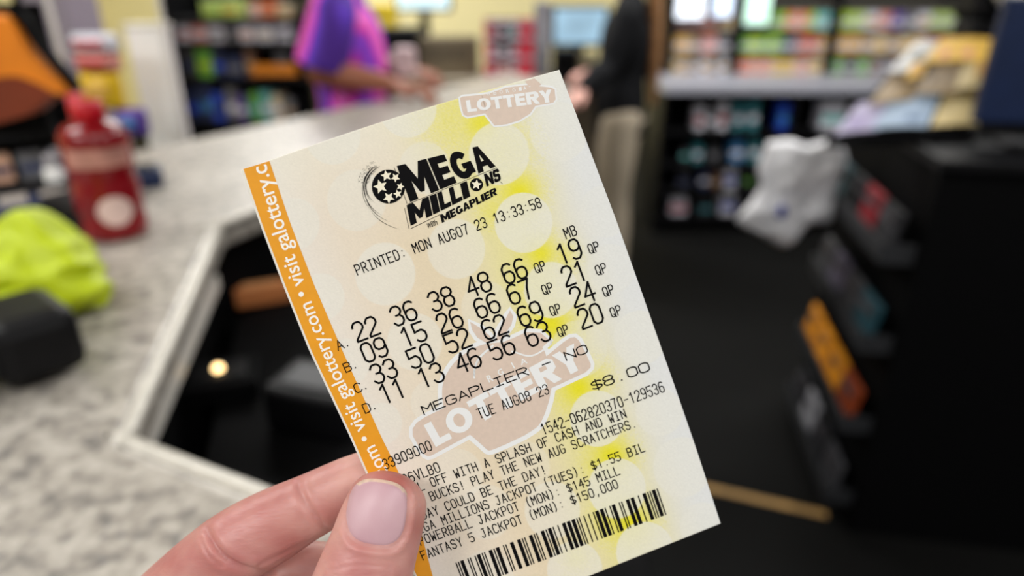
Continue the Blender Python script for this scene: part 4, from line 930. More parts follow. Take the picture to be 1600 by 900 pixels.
def stroke_text(ink, s, anchors, hv, w, cw=0.66, first=0):
    """anchors: (char index, x, y) on the baseline, left edge of that cell; hv: vertical extent of a capital"""
    ii = [a[0] for a in anchors]
    deg = min(2, len(anchors) - 1)
    fxp_ = np.polyfit(ii, [a[1] for a in anchors], deg); fyp = np.polyfit(ii, [a[2] for a in anchors], deg)
    P = lambda i: np.array([np.polyval(fxp_, i), np.polyval(fyp, i)])
    for i, chh in enumerate(s):
        if chh == ' ': continue
        o = P(i); a = P(i + 1) - o; u = upv(*o) * hv
        for pl in STROKES[chh].split('|'):
            pts = [tuple(float(q) for q in t.split(',')) for t in pl.split()]
            pts = soften(pts)
            ink.pline([o + a * cw * px / 4 + u * py / 6 for px, py in pts], w)
M_ink = mat('thermal_ink', (12, 11, 13), 0.7, var=0.05, spec=0.08)
# receipt print
rc = Ink()
stroke_text(rc, 'PRINTED: MON AUG07 23 13:33:58', [(0, 558, 430), (9, 651, 395), (22, 772, 350.5), (29.7, 848.5, 322.5)], 14.6, 1.65)
stroke_text(rc, 'TUE AUG08 23', [(0, 750, 654), (11.66, 858.5, 614.6)], 14.2, 1.65)
stroke_text(rc, '1542-062820370-129536', [(0, 849.5, 679), (20.66, 1039, 611.5)], 15.2, 1.65)
stroke_text(rc, '33909000', [(0, 602.5, 733.3), (7.66, 675.5, 702.5)], 14.2, 1.65)
stroke_text(rc, '06VLB0', [(0, 632.5, 757), (5.66, 688.5, 736.3)], 14, 1.65)
stroke_text(rc, 'COOL OFF WITH A SPLASH OF CASH AND WIN', [(3, 657.5, 767), (37.66, 979, 652)], 12.7, 1.6)
stroke_text(rc, 'BIG BUCKS! PLAY THE NEW AUG SCRATCHERS.', [(4, 675, 782.5), (38.4, 992.5, 667.4)], 12.7, 1.6)
stroke_text(rc, 'TODAY COULD BE THE DAY!', [(6, 699, 798), (22.4, 852, 740.6)], 12.7, 1.6)
stroke_text(rc, 'MEGA MILLIONS JACKPOT (TUES): $1.55 BIL', [(5, 693.5, 820), (38.66, 1008, 705)], 12.7, 1.6)
stroke_text(rc, 'POWERBALL JACKPOT (MON): $145 MILL', [(0, 658, 852), (33.66, 969, 741)], 12.7, 1.6)
stroke_text(rc, 'FANTASY 5 JACKPOT (MON): $150,000', [(0, 661.5, 875), (32.66, 966.5, 762)], 12.7, 1.6)
stroke_text(rc, 'MEGAPLIER - NO', [(0, 663, 647.5), (8.75, 825, 585.8), (12, 885.5, 563)], 12.2, 1.9, cw=0.80)
stroke_text(rc, '$8.00', [(0, 927.5, 610), (4.80, 1016, 578.5)], 13.2, 2.0, cw=0.80)
QPS = [(843.5, 417), (855.2, 451), (867.6, 484), (879.5, 516.6), (927.4, 386.8), (939, 420.3), (950.4, 454), (962, 486.3)]
def centred(ink, s, cx_, cy_, adv, hv, w, slope=-0.375, cw=0.66):
    n = len(s); a = np.array([adv, adv * slope]); u = upv(cx_, cy_) * hv
    o = np.array([cx_, cy_]) - a * (n - 1 + cw) / 2 - u / 2
    stroke_text(ink, s, [(0, *o), (1, *(o + a))], hv, w, cw)
for x, y in QPS: centred(rc, 'QP', x, y, 9.0, 13.6, 1.65)
centred(rc, 'MB', 890.8, 362.3, 10.2, 14.6, 1.65)
for s_, x, y in (('A', 530.4, 539), ('B', 542.8, 573.4), ('C', 559, 606), ('D', 573, 637.5)):
    centred(rc, s_, x, y, 14, 13.2, 1.6, -0.42)
    rc.disc((x + 12.6, y + 1.2), 1.2, 10)
rc.build('receipt_print', M_ink, 0.00010)
nb_ = Ink()
NUMS = [('22', 571.3, 513.8), ('36', 630.3, 489.7), ('38', 689.5, 467.2), ('48', 747.4, 444.4), ('66', 803.5, 423.7), ('19', 889, 392.7),
        ('09', 584.8, 546.6), ('15', 645.8, 522.3), ('26', 702.5, 500.9), ('66', 760.7, 477.7), ('67', 812, 455.9), ('21', 897, 427.3),
        ('33', 599.5, 580), ('50', 657, 556), ('52', 714.9, 532.2), ('62', 772.3, 511), ('69', 828.2, 490.3), ('24', 910.3, 459.9),
        ('11', 612.5, 611), ('13', 672.8, 586.2), ('46', 731, 563.3), ('56', 784, 543), ('63', 840, 521.8), ('20', 922.3, 493.7)]
for s_, x, y in NUMS:
    u = float(t_uv(x, y)); centred(nb_, s_, x, y, 20.5 - 1.8 * u, 27.0 + 2.0 * u, 3.05, -0.385, 0.74)
nb_.build('number_print', M_ink, 0.00010)

# ---- barcode (interleaved two of five)
bc = Ink()
PAT = ['00110', '10001', '01001', '11000', '00101', '10100', '01100', '00011', '10010', '01010']
mods = [1, 1, 1, 1]; dig = '154206282037012953'
for i in range(0, len(dig), 2):
    for p, q in zip(PAT[int(dig[i])], PAT[int(dig[i + 1])]): mods += [3 if p == '1' else 1, 3 if q == '1' else 1]
mods += [3, 1, 1]
tot = sum(mods); a0, a1 = np.array([711.5, 879.5]), np.array([1027.5, 763]); b0, b1 = np.array([727, 921]), np.array([1041.5, 804])
p = 0
for i, mw in enumerate(mods):
    if i % 2 == 0:
        t0_, t1_ = p / tot, (p + mw * 0.94) / tot
        bc.poly([a0 + (a1 - a0) * t0_, a0 + (a1 - a0) * t1_, b0 + (b1 - b0) * t1_, b0 + (b1 - b0) * t0_])
    p += mw
bc.build('barcode', M_ink, 0.00010)

# ---- heavy lettering from the built-in face
def glyph_polys(s, bold=0.0, res=3):
    cu = bpy.data.curves.new('glyph', 'FONT'); cu.body = s; cu.resolution_u = res; cu.offset = bold; cu.fill_mode = 'FRONT'
    o = bpy.data.objects.new('glyph', cu); me_ = bpy.data.meshes.new_from_object(o)
    v = np.array([p.co[:2] for p in me_.vertices]); f = [list(p.vertices) for p in me_.polygons]
    bpy.data.objects.remove(o); bpy.data.meshes.remove(me_); bpy.data.curves.remove(cu)
    return v, f
BLOCK = {
 'M': [[(0, 0), (0, 1), (.29, 1), (.5, .52), (.71, 1), (1, 1), (1, 0), (.72, 0), (.72, .52), (.57, .14), (.43, .14), (.28, .52), (.28, 0)]],
 'E': [[(0, 0), (0, 1), (1, 1), (1, .77), (.42, .77), (.42, .62), (.92, .62), (.92, .39), (.42, .39), (.42, .23), (1, .23), (1, 0)]],
 'A': [[(0, 0), (.35, 1), (.5, 1), (.5, .70), (.42, .38), (.42, .18), (.36, .18), (.31, 0)], [(1, 0), (.65, 1), (.5, 1), (.5, .70), (.58, .38), (.58, .18), (.64, .18), (.69, 0)], [(.42, .18), (.42, .38), (.58, .38), (.58, .18)]],
 'I': [[(0, 0), (0, 1), (1, 1), (1, 0)]], 'L': [[(0, 0), (0, 1), (.44, 1), (.44, .25), (1, .25), (1, 0)]],
 'N': [[(0, 0), (0, 1), (.3, 1), (.69, .46), (.69, 1), (1, 1), (1, 0), (.7, 0), (.31, .54), (.31, 0)]],
 'S': [[(.06, .9), (.16, 1), (.84, 1), (1, .88), (1, .70), (.64, .70), (.64, .78), (.36, .78), (.36, .64), (.84, .60), (1, .46), (1, .14), (.84, 0), (.16, 0), (0, .12), (0, .32), (.36, .32), (.36, .22), (.64, .22), (.64, .38), (.16, .42), (0, .56), (0, .84)]],
 'T': [[(0, 1), (1, 1), (1, .76), (.67, .76), (.67, 0), (.33, 0), (.33, .76), (0, .76)]],
 'R': [[(0, 0), (0, 1), (.8, 1), (.8, .8), (.34, .8), (.34, .62), (.8, .62), (.8, .40), (.34, .40), (.34, 0)], [(.8, 1), (1, .86), (1, .54), (.8, .40), (.64, .5), (.64, .9)], [(.40, .42), (.74, .42), (1, 0), (.64, 0)]],
 'P': [[(0, 0), (0, 1), (.8, 1), (.8, .8), (.36, .8), (.36, .60), (.8, .60), (.8, .38), (.36, .38), (.36, 0)], [(.8, 1), (1, .86), (1, .52), (.8, .38), (.64, .5), (.64, .9)]],
 'Y': [[(0, 1), (.35, 1), (.5, .70), (.65, 1), (1, 1), (.67, .42), (.67, 0), (.33, 0), (.33, .42)]]}
def ring(a0_, a1_, ri, n=22):
    q = [(R(a0_ + (a1_ - a0_) * k / n), R(a0_ + (a1_ - a0_) * (k + 1) / n)) for k in range(n)]
    return [[(.5 + .5 * math.cos(a), .5 + .5 * math.sin(a)), (.5 + .5 * math.cos(b_), .5 + .5 * math.sin(b_)), (.5 + ri * math.cos(b_), .5 + (ri + .06) * math.sin(b_)), (.5 + ri * math.cos(a), .5 + (ri + .06) * math.sin(a))] for a, b_ in q]
BLOCK['O'] = ring(0, 360, .21)
BLOCK['G'] = ring(42, 352, .19) + [[(.52, .34), (.52, .54), (1, .54), (1, .34)], [(.70, .10), (.70, .54), (1, .54), (1, .10)]]
def quad_text(ink, s, quad, bold=0.0, gaps=None, block=True):
    """text stretched into a four-cornered field TL TR BR BL, letter by letter"""
    TLq, TRq, BRq, BLq = [np.array(q, float) for q in quad]
    n = len(s); wd = [{'M': 1.34, 'W': 1.4, 'I': 0.46, 'L': 0.78, 'E': 0.82, 'R': .98, 'S': .84, 'T': .86, 'P': .9}.get(c, 1.0) for c in s]
    if gaps: wd = gaps
    tw_ = sum(wd); p = 0
    for c, w_ in zip(s, wd):
        if block and c in BLOCK:
            v = np.array([p_ for q_ in BLOCK[c] for p_ in q_]); f = []; k0 = 0
            for q_ in BLOCK[c]: f.append(list(range(k0, k0 + len(q_)))); k0 += len(q_)
        else: v, f = glyph_polys(c, bold)
        lo, hi = v.min(0), v.max(0); q = (v - lo) / (hi - lo)
        u = (p + 0.03 + q[:, 0] * (w_ - 0.06)) / tw_; t = q[:, 1]
        XY = ((1 - u) * (1 - t))[:, None] * BLq + (u * (1 - t))[:, None] * BRq + ((1 - u) * t)[:, None] * TLq + (u * t)[:, None] * TRq
        for ff in f: ink.poly([XY[i] for i in ff])
        p += w_
lg = Ink()
quad_text(lg, 'MEGA', [(619, 259.5), (757, 226), (775.5, 259.5), (640, 316)], 0.05, [1.5, .88, 1.02, .92])
quad_text(lg, 'MILLI', [(634.5, 321), (730, 282.5), (735.5, 306.5), (641, 353)], 0.045, [1.5, .5, .75, .75, .5])
quad_text(lg, 'NS', [(755.5, 272.5), (779, 262.5), (783.5, 281), (760, 292)], 0.045, [1.1, .9])
quad_text(lg, 'MEGAPLIER', [(687, 336.5), (774.5, 292.5), (777.5, 303.5), (690.5, 348.5)], 0.035)
quad_text(lg, 'with', [(666.5, 349.5), (682, 342), (684, 350.5), (668, 357.5)], 0.0, [1.5, .5, .7, 1])
lg.disc((744.5, 288.5), 10.2, 30)
lg.disc((607, 291.5), 26, 48, 26.5)
lo_ = Ink()
def star(ink, c, r, rot, k=0.45):
    ink.poly([(c[0] + (r if i % 2 == 0 else r * k) * math.sin(rot + math.pi * i / 5), c[1] - (r if i % 2 == 0 else r * k) * math.cos(rot + math.pi * i / 5)) for i in range(10)])
lo_2 = Ink()
for x_, y_, r_ in ((594.5, 291.5, 11.5), (603.5, 274.5, 9), (618, 277.5, 7.5), (625.5, 291.5, 6.5), (621.5, 303, 7), (607.5, 309, 9.5)): star(lo_, (x_, y_), r_, math.atan2(y_ - 291.5, x_ - 607) + math.pi / 2, 0.46)
star(lo_, (744.5, 288.5), 8.6, 0.1)
lo_.build('logo_stars', mat('paper_cream', (240, 232, 208), 0.6, var=0.0), 0.00012)['label'] = 'pale stars in the black ball'
lg.poly([(609.5 + 8.6 * math.cos(R(20 + 72 * k)), 292 + 8.6 * math.sin(R(20 + 72 * k))) for k in range(5)])
for (r0, a0_, a1_, sh_, w_) in [(48, 150, 232, 8, 1.3), (42, 140, 235, 5, .9), (55, 120, 200, 16, .9), (38, 130, 215, 2, .8), (62, 112, 180, 24, .8), (60, 140, 205, 18, .6), (70, 104, 150, 32, .7), (45, 165, 240, 8, 1.6), (50, 190, 232, 9, 1.1)]:
    pts = []
    for k in range(15):
        a = R(a0_ + (a1_ - a0_) * k / 14); pts.append((608 + sh_ + r0 * math.cos(a) * 1.0, 291 + r0 * 0.86 * math.sin(a) + sh_ * 0.25))
    for q, (pa_, pb_) in enumerate(zip(pts, pts[1:])): lg.line(pa_, pb_, w_ * math.sin(math.pi * (q + .7) / 14.4))
for k in range(170):                        # stipple of the tail
    a = R(rng.uniform(185, 238)); r_ = rng.uniform(36, 54); lg.disc((612 + r_ * math.cos(a), 290 + r_ * .86 * math.sin(a)), rng.uniform(.3, .62), 5)
# thin outlines that trail the big letters
for a, b in [((616, 262), (636, 318)), ((637, 319), (776, 262)), ((632, 325), (639, 357)), ((642, 357), (690, 334)), ((782, 284), (785, 287)), ((672, 250), (684, 280)), ((742, 232), (752, 266))]: lg.line(a, b, 0.7)
lg.build('game_logo', M_ink, 0.00010)

# ---- orange strip with white lettering
so_ = Ink(); SLl = [(y, left_x(y) + 3.6) for y in np.linspace(262, 985, 50)]
SRp = [(236, 415), (250, 420.5), (350, 454), (448, 492), (548, 535), (680, 594.5), (734, 621), (820, 655), (900, 676), (985, 700)]
def sr_x(y): return np.interp(y, *zip(*SRp))
yy = np.linspace(0, 1, 70)
Ls = np.array([[left_x(y) + 3.6, y] for y in 264 + (978 - 264) * yy]); Rs = np.array([[sr_x(y), y] for y in 251.5 + (962 - 251.5) * yy])
for i in range(69):
    for j in range(6):
        s0, s1 = j / 6, (j + 1) / 6
        so_.poly([Ls[i] * (1 - s0) + Rs[i] * s0, Ls[i + 1] * (1 - s0) + Rs[i + 1] * s0, Ls[i + 1] * (1 - s1) + Rs[i + 1] * s1, Ls[i] * (1 - s1) + Rs[i] * s1])
so_.build('orange_strip', mat('orange_print', (230, 156, 34), 0.5, var=0.03, scale=300, spec=0.35), 0.00004)['label'] = 'orange side strip'
sl = Ink()
v, f = glyph_polys('\u2022 visit galottery.com ', 0.009, 4)
vw, _ = glyph_polys('\u2022 visit galottery.com \u2022', 0.012, 4)
period = vw[:, 0].max() - v[:, 0].min() - (glyph_polys('\u2022', 0.012)[0][:, 0].max() - glyph_polys('\u2022', 0.012)[0][:, 0].min())
dots = [(690.5, 912), (569, 685.8), (470.6, 459.8), (386, 199)]           # centres of the bullets, bottom to top
dot0 = glyph_polys('\u2022', 0.012)[0].mean(0)
ln = [np.array(d) for d in dots]
def strip_pt(s_, t_):           # s_ in periods up the strip, t_ in font units across
    # smooth path through the bullets
    ks = np.array([-1, 0, 1, 2.0]); cxp = np.polyfit(ks, [d[0] for d in ln], 3); cyp = np.polyfit(ks, [d[1] for d in ln], 3)
    P = np.array([np.polyval(cxp, s_), np.polyval(cyp, s_)]); Q = np.array([np.polyval(np.polyder(cxp), s_), np.polyval(np.polyder(cyp), s_)])
    L_ = np.hypot(*Q); d_ = Q / L_; up = np.array([d_[1], -d_[0]]); sc_ = L_ / period
    return P + up * t_ * sc_ * 1.06
# the top of a letter points to the strip's outer edge
for k in (-1, 0, 1):
    for ff in f:
        pts = []
        for i in ff:
            s_ = k + (v[i, 0] - dot0[0]) / period; pts.append(strip_pt(s_, (v[i, 1] - dot0[1])))
        ys = [p_[1] for p_ in pts]; xs = [p_[0] for p_ in pts]
        if max(ys) > 820: continue
        out = []; fd = [y_ + 0.33 * (x_ - 377) - 266.5 for x_, y_ in pts]       # the sheet's top edge cuts the run of letters
        for i in range(len(pts)):
            a_, b_, da, db = pts[i], pts[(i + 1) % len(pts)], fd[i], fd[(i + 1) % len(pts)]
            if da >= 0: out.append(a_)
            if (da >= 0) != (db >= 0): t_ = da / (da - db); out.append(a_ + (b_ - a_) * t_)
        if len(out) > 2: sl.poly(out)
# the letter cut by the top edge
sl.build('strip_lettering', mat('white_print', (246, 243, 236), 0.5, var=0.0), 0.00008)['label'] = 'white lettering up the orange strip'

# ---- the pale emblem, printed in peach: once whole, once cut by the top edge
def cm(pts, n=5): return [tuple(p_) for p_ in catmull(np.array(pts, float), n)]
def emblem(outl, inn, letters, small, extra_white, extra_peach, bold=0.04):
    w_ = Ink(); p_ = Ink(); l_ = Ink()
    for q in outl: w_.poly(q)
    for q in inn: p_.poly(q)
    for q in extra_peach: p_.poly(q)
    for s_, q, g in letters: quad_text(l_, s_, q, bold, g)
    for s_, q, bq_ in small: quad_text(l_, s_, q, bq_, None, False)
    for q, wq in extra_white: l_.pline(q, wq)
    w_.build('emblem_outline', mat('emblem_white', (232, 233, 232), 0.55, var=0.0), 0.00003)
    p_.build('emblem_fill', mat('emblem_peach', (214, 194, 178), 0.55, var=0.03, scale=900), 0.00005)
    l_.build('emblem_lettering', mat('emblem_white', (232, 233, 232), 0.55, var=0.0), 0.00007)
fruit = [(690, 655), (684, 620), (687, 592), (702, 565), (725, 545), (752, 532), (800, 527), (845, 532), (862, 560), (868, 610), (852, 662), (830, 682), (807, 694), (785, 704), (763, 711), (748, 700), (733, 687), (712, 672)]
fruit = [tuple(p_) for p_ in catmull(np.array(fruit + fruit[:1], float), 3)[:-1]]
banner = [(639, 682), (639, 668), (647, 656), (662, 646), (700, 628), (780, 588), (850, 552), (878, 529), (889, 522), (900, 521), (909, 528), (920, 548), (929, 568), (928, 577), (918, 587), (866, 611), (800, 648), (733, 687), (677, 717), (668, 719), (660, 715), (650, 702)]
def shrink(q, d):
    q = np.array(q, float); n = len(q); out = []
    area_ = sum(q[i][0] * q[(i + 1) % n][1] - q[(i + 1) % n][0] * q[i][1] for i in range(n))
    for i in range(n):
        a = q[i] - q[i - 1]; b = q[(i + 1) % n] - q[i]; t_ = a / np.hypot(*a) + b / np.hypot(*b); t_ /= np.hypot(*t_) + 1e-9
        nrm = np.array([-t_[1], t_[0]]) * (1 if area_ > 0 else -1); out.append(q[i] + nrm * d)
    return out
leafs = [[(734, 502), (752, 512), (766, 524), (772, 535), (758, 536), (745, 528), (737, 516)], [(792, 492), (797, 484), (803, 494), (800, 508), (784, 530), (774, 534), (777, 518), (786, 504)],
         [(776, 538), (800, 528), (822, 518), (845, 519), (860, 532), (846, 545), (826, 551), (802, 549)]]
emblem([fruit, banner] + [shrink(l, -5) for l in leafs], [shrink(fruit, 7), shrink(banner, 6)],
       [('LOTTERY', [(661, 665), (898, 536), (916, 572), (680, 699)], [.86, 1.22, 1.05, 1.05, .95, 1.12, 1.15])],
       [('R', [(759, 588), (767, 584), (772, 594), (764, 598)], 0.02), ('G', [(776, 579), (784, 575), (788, 584), (780, 588)], 0.02), ('I', [(798, 567), (800, 566), (805, 575), (803, 576)], 0.02), ('A', [(812, 563), (820, 558), (825, 567), (814, 571)], 0.02)],
       [(cm([(741, 590), (742, 575), (750, 558), (770, 540)]), 3.2), (cm([(800, 549), (830, 556), (858, 540), (862, 530)]), 2.6), (cm([(720, 656), (760, 640)], 1), 0.01)], [shrink(l, 1) for l in leafs])
ban2 = [(716, 152), (722, 148), (745, 146), (790, 140), (835, 131), (862, 134), (869, 138), (871, 156), (866, 163), (838, 168), (800, 176), (758, 180), (730, 185), (722, 181), (718, 168)]
fru2 = [(755, 178), (742, 160), (745, 150), (790, 134), (826, 130), (840, 150), (839, 167), (830, 180), (812, 191), (792, 197), (772, 199), (768, 195)]
emblem([ban2, fru2], [shrink(ban2, 3), shrink(fru2, 3)],
       [('LOTTERY', [(727, 157), (862, 139.5), (866, 159), (730, 175.5)], [.86, 1.22, 1.0, 1.0, .92, 1.12, 1.15])],
       [(c_, [(x_, y_), (x_ + 5, y_ - 1.2), (x_ + 6, y_ + 4.6), (x_ + 1, y_ + 5.8)], 0.01) for c_, x_, y_ in zip('GEORGIA', (760, 770, 780, 790, 800, 810, 817), (144, 142.6, 141, 139.6, 138, 136.6, 135.5))],
       [], [[(820, 127), (835, 122.5), (846, 132), (838, 137), (826, 134)]])

# ---------------------------------------------------------------- the hand that holds the ticket
sm, nt, b, tc = skin_mat('hand_skin', (206, 156, 146), (180, 112, 110))
b.inputs['Subsurface Weight'].default_value = 0.25; b.inputs['Subsurface Scale'].default_value = 0.004; b.inputs['Subsurface Radius'].default_value = (1.0, 0.35, 0.2)
n1 = nt.nodes.new('ShaderNodeTexNoise'); n1.inputs['Scale'].default_value = 900; n1.inputs['Detail'].default_value = 3
mpn = nt.nodes.new('ShaderNodeMapping'); mpn.inputs['Rotation'].default_value = (0, R(28), 0); mpn.inputs['Scale'].default_value = (0.35, 1, 1.0)
nt.links.new(tc.outputs['Object'], mpn.inputs['Vector']); nt.links.new(mpn.outputs['Vector'], n1.inputs['Vector'])
bp_ = nt.nodes.new('ShaderNodeBump'); bp_.inputs['Strength'].default_value = 0.35; bp_.inputs['Distance'].default_value = 0.0004
nt.links.new(n1.outputs['Fac'], bp_.inputs['Height']); nt.links.new(bp_.outputs['Normal'], b.inputs['Normal'])
TN = RX * 0 - FW                                     # roughly towards the eye
def hp_(l): return np.array([dep(x, y, d) for x, y, d in l])
HB = dep(400, 1150, 0.20)
bm = bmesh.new()
def digit(l, rw, rt, side, n=28, sub=6, caps=(True, True)): add_sweep(bm, hp_(l) - HB, rw, rt, side, n, sub, caps)
def sidev(a, b):      # across a digit, in the picture plane
    p, q = dep(*a), dep(*b); d = (q - p) / np.linalg.norm(q - p); s_ = np.cross(d, FW); return s_ / np.linalg.norm(s_)
# thumb
th_l = [(606, 784, .1712), (596, 815, .1706), (585, 850, .1698), (571, 893, .1690), (549, 960, .1680), (520, 1050, .168), (486, 1180, .172), (440, 1330, .182)]
digit(th_l, [.0100, .0107, .0111, .0118, .0124, .0118, .0140, .0175], [.0074, .0078, .0082, .0091, .0104, .0102, .0130, .0165], sidev(th_l[0], th_l[4]))
# index
ix_l = [(628, 730, .1905), (560, 756, .1900), (488, 789, .1895), (425, 822, .1890), (360, 860, .1890), (290, 918, .193), (225, 985, .198), (175, 1050, .206)]
digit(ix_l, [.0070, .0084, .0089, .0102, .0106, .0110, .0120, .0135], [.0060, .0072, .0076, .0088, .0094, .0100, .0115, .0140], sidev(ix_l[5], ix_l[1]))
# middle, ring, little: curled behind
digit([(586, 900, .206), (530, 893, .206), (458, 893, .205), (384, 925, .203), (300, 985, .205), (215, 1060, .214), (165, 1120, .222)], [.0068, .0080, .0086, .0094, .0104, .0112, .013], [.0062, .0074, .0080, .0090, .0100, .011, .013], sidev((200, 1040, .21), (470, 890, .205)))
digit([(520, 1010, .212), (470, 990, .214), (405, 980, .214), (340, 1010, .212), (270, 1080, .216), (205, 1140, .226), (170, 1190, .232)], [.0066, .0076, .0082, .0088, .0096, .0108, .012], [.006, .007, .0076, .0084, .0094, .0105, .012], sidev((200, 1140, .22), (400, 985, .214)))
digit([(470, 1100, .222), (425, 1080, .224), (370, 1075, .224), (315, 1105, .224), (255, 1160, .229), (205, 1215, .238)], [.0056, .0064, .0070, .0076, .0084, .0105], [.0052, .006, .0066, .0072, .0082, .0105], sidev((205, 1215, .238), (370, 1075, .224)))
# palm and wrist
digit([(190, 1060, .212), (250, 1190, .214), (330, 1330, .214), (388, 1430, .212)], [.014, .019, .021, .020], [.012, .0135, .015, .015], RX)
digit([(215, 1130, .226), (270, 1240, .226), (340, 1350, .222), (388, 1430, .214)], [.014, .018, .020, .020], [.012, .0125, .014, .015], RX)
digit([(235, 1215, .238), (290, 1300, .236), (350, 1390, .230), (395, 1445, .216)], [.012, .0155, .018, .020], [.0105, .012, .014, .015], RX)
digit([(440, 1330, .184), (410, 1400, .198), (385, 1465, .207), (365, 1510, .205)], [.018, .022, .025, .026], [.016, .018, .019, .019], RX, caps=(True, True))
hand = fuse('hand', bm, sm, 0.00062, 5)
hand.location = tuple(HB)
tag(hand, 'left hand of a person gripping the lottery ticket between thumb and index finger', 'hand')

# creases, and the bed of the nail, worked into the surface
me = hand.data; nv = len(me.vertices)
co = np.empty(nv * 3); me.vertices.foreach_get('co', co); co = co.reshape(-1, 3)
no = np.empty(nv * 3); me.vertex_normals.foreach_get('vector', no); no = no.reshape(-1, 3)
wv_ = co + HB - CAM; dz = wv_ @ FW; sxp = 800 + FPX * (wv_ @ RX) / dz; syp = 450 - FPX * (wv_ @ UP) / dz
facing = np.clip(-(no @ FW), 0, 1)
def dist_poly(pts):
    best = np.full(nv, 1e9)
    for (ax, ay), (bx, by) in zip(pts, pts[1:]):
        vx, vy = bx - ax, by - ay; t_ = np.clip(((sxp - ax) * vx + (syp - ay) * vy) / (vx * vx + vy * vy), 0, 1)
        best = np.minimum(best, np.hypot(sxp - ax - t_ * vx, syp - ay - t_ * vy))
    return best
disp = np.zeros(nv); isidx = (dz > 0.1755)
def crease(pts, depth, w, mask): 
    global disp
    P_ = catmull(np.array(pts, float), 5); d_ = dist_poly(P_)
    disp -= depth * np.exp(-(d_ / w) ** 2) * facing * mask; disp += depth * 0.35 * np.exp(-((d_ - 3.2 * w) / (1.6 * w)) ** 2) * facing * mask
crease([(464, 742), (468, 765), (480, 790), (496, 812), (514, 830)], 0.00075, 3.6, isidx)
crease([(472, 750), (477, 772), (490, 797), (505, 818)], 0.00025, 2.2, isidx)
crease([(322, 826), (332, 848), (348, 868), (372, 884), (402, 893), (420, 896)], 0.0010, 4.5, isidx)
crease([(314, 842), (326, 866), (346, 884)], 0.00035, 2.4, isidx)
crease([(405, 882), (440, 866), (480, 848), (508, 836)], 0.00028, 2.6, isidx)
isth = dz < 0.1735
nail_c = np.array([589.5, 802.0]); nail_rot = R(9); NA, NBb = 49.0, 54.0
cr, sr_ = math.cos(nail_rot), math.sin(nail_rot)
def nail_uv(x, y):
    dx, dy = x - nail_c[0], y - nail_c[1]; return (dx * cr + dy * sr_) / NA, (-dx * sr_ + dy * cr) / NBb
nu, nvv = nail_uv(sxp, syp); rad = (np.abs(nu) ** 2.9 + np.abs(nvv) ** 2.9) ** (1 / 2.9)
dd = (rad - 1) * 50
disp += isth * facing * (-0.00045 * np.exp(-(dd / 3.0) ** 2) + 0.00030 * np.exp(-((dd - 8.5) / 5.0) ** 2) * (nvv > -0.75) - 0.00055 * (rad < 0.97) * np.clip((0.97 - rad) * 12, 0, 1))
for k, yk in enumerate((884, 892, 899)):
    crease([(515, yk + 8), (560, yk), (610, yk + 3)], 0.00016, 2.2, isth)
co2 = co + no * disp[:, None]; me.vertices.foreach_set('co', co2.ravel()); me.update()
# blood under the skin: redder pads and joints
fl = 0.9 * np.exp(-((sxp - 622) ** 2 + (syp - 742) ** 2) / 34 ** 2) * isth + 0.5 * np.exp(-((sxp - 655) ** 2 + (syp - 820) ** 2) / (22 ** 2 + 0 * sxp)) * isth
for cx0, cy0, r0, a0_ in ((425, 800, 40, .22), (335, 885, 34, .35), (515, 805, 22, .45), (455, 855, 34, .4), (250, 890, 40, .15)): fl += a0_ * np.exp(-((sxp - cx0) ** 2 + (syp - cy0) ** 2) / r0 ** 2) * isidx
fa_ = me.color_attributes.new('flush', 'FLOAT_COLOR', 'POINT'); fc = np.ones((nv, 4), np.float32); fc[:, :3] = np.clip(fl, 0, 1)[:, None]; fa_.data.foreach_set('color', fc.ravel())
at_ = nt.nodes.new('ShaderNodeAttribute'); at_.attribute_name = 'flush'; mxs = nt.nodes.new('ShaderNodeMix'); mxs.data_type = 'RGBA'
src = b.inputs['Base Color'].links[0].from_socket
nt.links.new(at_.outputs['Fac'], mxs.inputs['Factor']); nt.links.new(src, mxs.inputs['A']); mxs.inputs['B'].default_value = (*lin((166, 88, 80)), 1); nt.links.new(mxs.outputs['Result'], b.inputs['Base Color'])
# thumbnail, laid over the nail bed
bv = BVHTree.FromPolygons([Vector(c) for c in co2], [list(p.vertices) for p in me.polygons])
def hit(x, y):
    d_ = ray(x, y); l, n_, i_, ds = bv.ray_cast(Vector(tuple(CAM - HB)), Vector(tuple(d_)).normalized()); return np.array(l) if l is not None else None
N = 44; P3 = np.zeros((N + 1, N + 1, 3)); ok = True
S_ = []
gridpx = np.zeros((N + 1, N + 1, 2)); rr_ = np.zeros((N + 1, N + 1))
for i in range(N + 1):
    for j in range(N + 1):
        u, v_ = i / N * 2 - 1, j / N * 2 - 1
        m_ = max(abs(u), abs(v_)); r_ = (abs(u) ** 2.9 + abs(v_) ** 2.9) ** (1 / 2.9)
        k_ = m_ / r_ if r_ > 0 else 0
        uu_, vv_ = u * k_ * 0.985, v_ * k_ * 0.985; rr_[i, j] = m_
        gridpx[i, j] = (nail_c[0] + uu_ * NA * cr - vv_ * NBb * sr_, nail_c[1] + uu_ * NA * sr_ + vv_ * NBb * cr)
        h_ = hit(*gridpx[i, j]); P3[i, j] = h_ if h_ is not None else P3[i, j - 1]
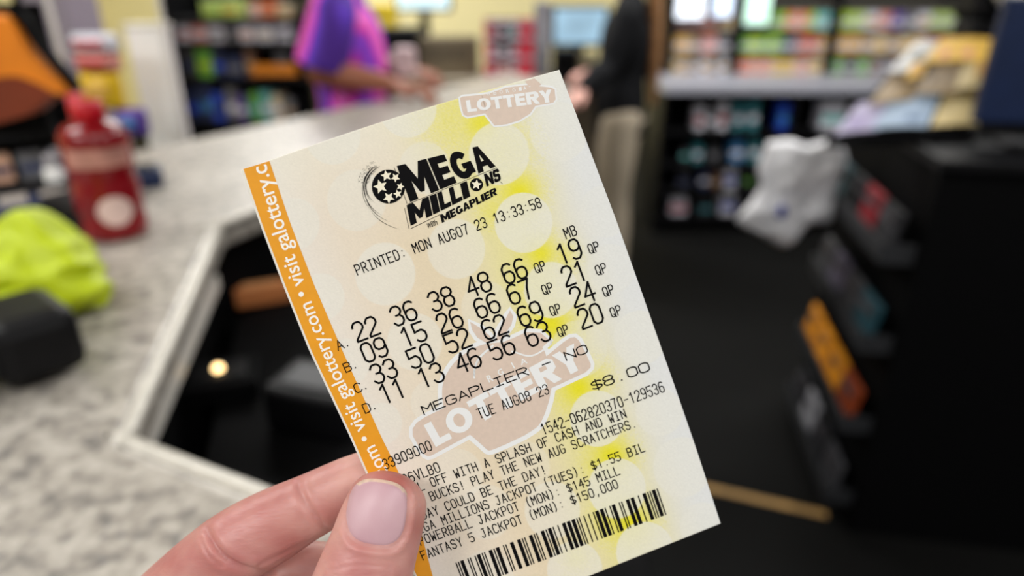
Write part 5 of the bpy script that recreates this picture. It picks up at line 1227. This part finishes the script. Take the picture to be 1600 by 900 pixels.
# smooth sheet through the hits: fit a quadric so the plate is cleaner than the skin
X = gridpx[..., 0].ravel() - nail_c[0]; Y = gridpx[..., 1].ravel() - nail_c[1]
D = ((P3 + HB - CAM) @ FW).ravel()
Aq = np.column_stack([np.ones_like(X), X, Y, X * X, X * Y, Y * Y]); okm = (D < 0.1725) & (rr_.ravel() < 0.9)
cf, *_ = np.linalg.lstsq(Aq[okm], D[okm], rcond=None); Df = (Aq @ cf).reshape(N + 1, N + 1)
bm = bmesh.new(); tv = []; bt_ = []
for i in range(N + 1):
    a_, c_ = [], []
    for j in range(N + 1):
        lift = 0.00042 - 0.0007 * max(0, rr_[i, j] - 0.9) / 0.1
        p_ = dep(*gridpx[i, j], Df[i, j] - lift) - HB; q_ = dep(*gridpx[i, j], Df[i, j] - lift + 0.0007) - HB
        a_.append(bm.verts.new(tuple(p_))); c_.append(bm.verts.new(tuple(q_)))
    tv.append(a_); bt_.append(c_)
for i in range(N):
    for j in range(N):
        f_ = bm.faces.new((tv[i][j], tv[i][j + 1], tv[i + 1][j + 1], tv[i + 1][j])); f_.smooth = True
        if j < 2 or (i > N - 2 and j < N * 0.6): f_.material_index = 1
        bm.faces.new((bt_[i][j], bt_[i + 1][j], bt_[i + 1][j + 1], bt_[i][j + 1])).smooth = True
for i in range(N):
    for a_, c_ in ((0, 1),):
        bm.faces.new((tv[i][0], tv[i + 1][0], bt_[i + 1][0], bt_[i][0])); bm.faces.new((tv[i][N], bt_[i][N], bt_[i + 1][N], tv[i + 1][N]))
        bm.faces.new((tv[0][i], bt_[0][i], bt_[0][i + 1], tv[0][i + 1])); bm.faces.new((tv[N][i], tv[N][i + 1], bt_[N][i + 1], bt_[N][i]))
nm, nt2, nb2, tc2 = skin_mat('nail_plate', (200, 164, 170), (184, 142, 152))
nb2.inputs['Roughness'].default_value = 0.36
nw = nt2.nodes.new('ShaderNodeTexWave'); nw.inputs['Scale'].default_value = 900; nw.inputs['Distortion'].default_value = 1.5
mp2 = nt2.nodes.new('ShaderNodeMapping'); mp2.inputs['Rotation'].default_value = (0, R(12), 0)
nt2.links.new(tc2.outputs['Object'], mp2.inputs['Vector']); nt2.links.new(mp2.outputs['Vector'], nw.inputs['Vector'])
bp2 = nt2.nodes.new('ShaderNodeBump'); bp2.inputs['Strength'].default_value = 0.10; bp2.inputs['Distance'].default_value = 0.0002
nt2.links.new(nw.outputs['Fac'], bp2.inputs['Height']); nt2.links.new(bp2.outputs['Normal'], nb2.inputs['Normal'])
mesh_obj('thumbnail', bm, [nm, mat('nail_free_edge', (206, 178, 160), 0.5, var=0.1, scale=900)], hand)['label'] = 'pale pink thumbnail'
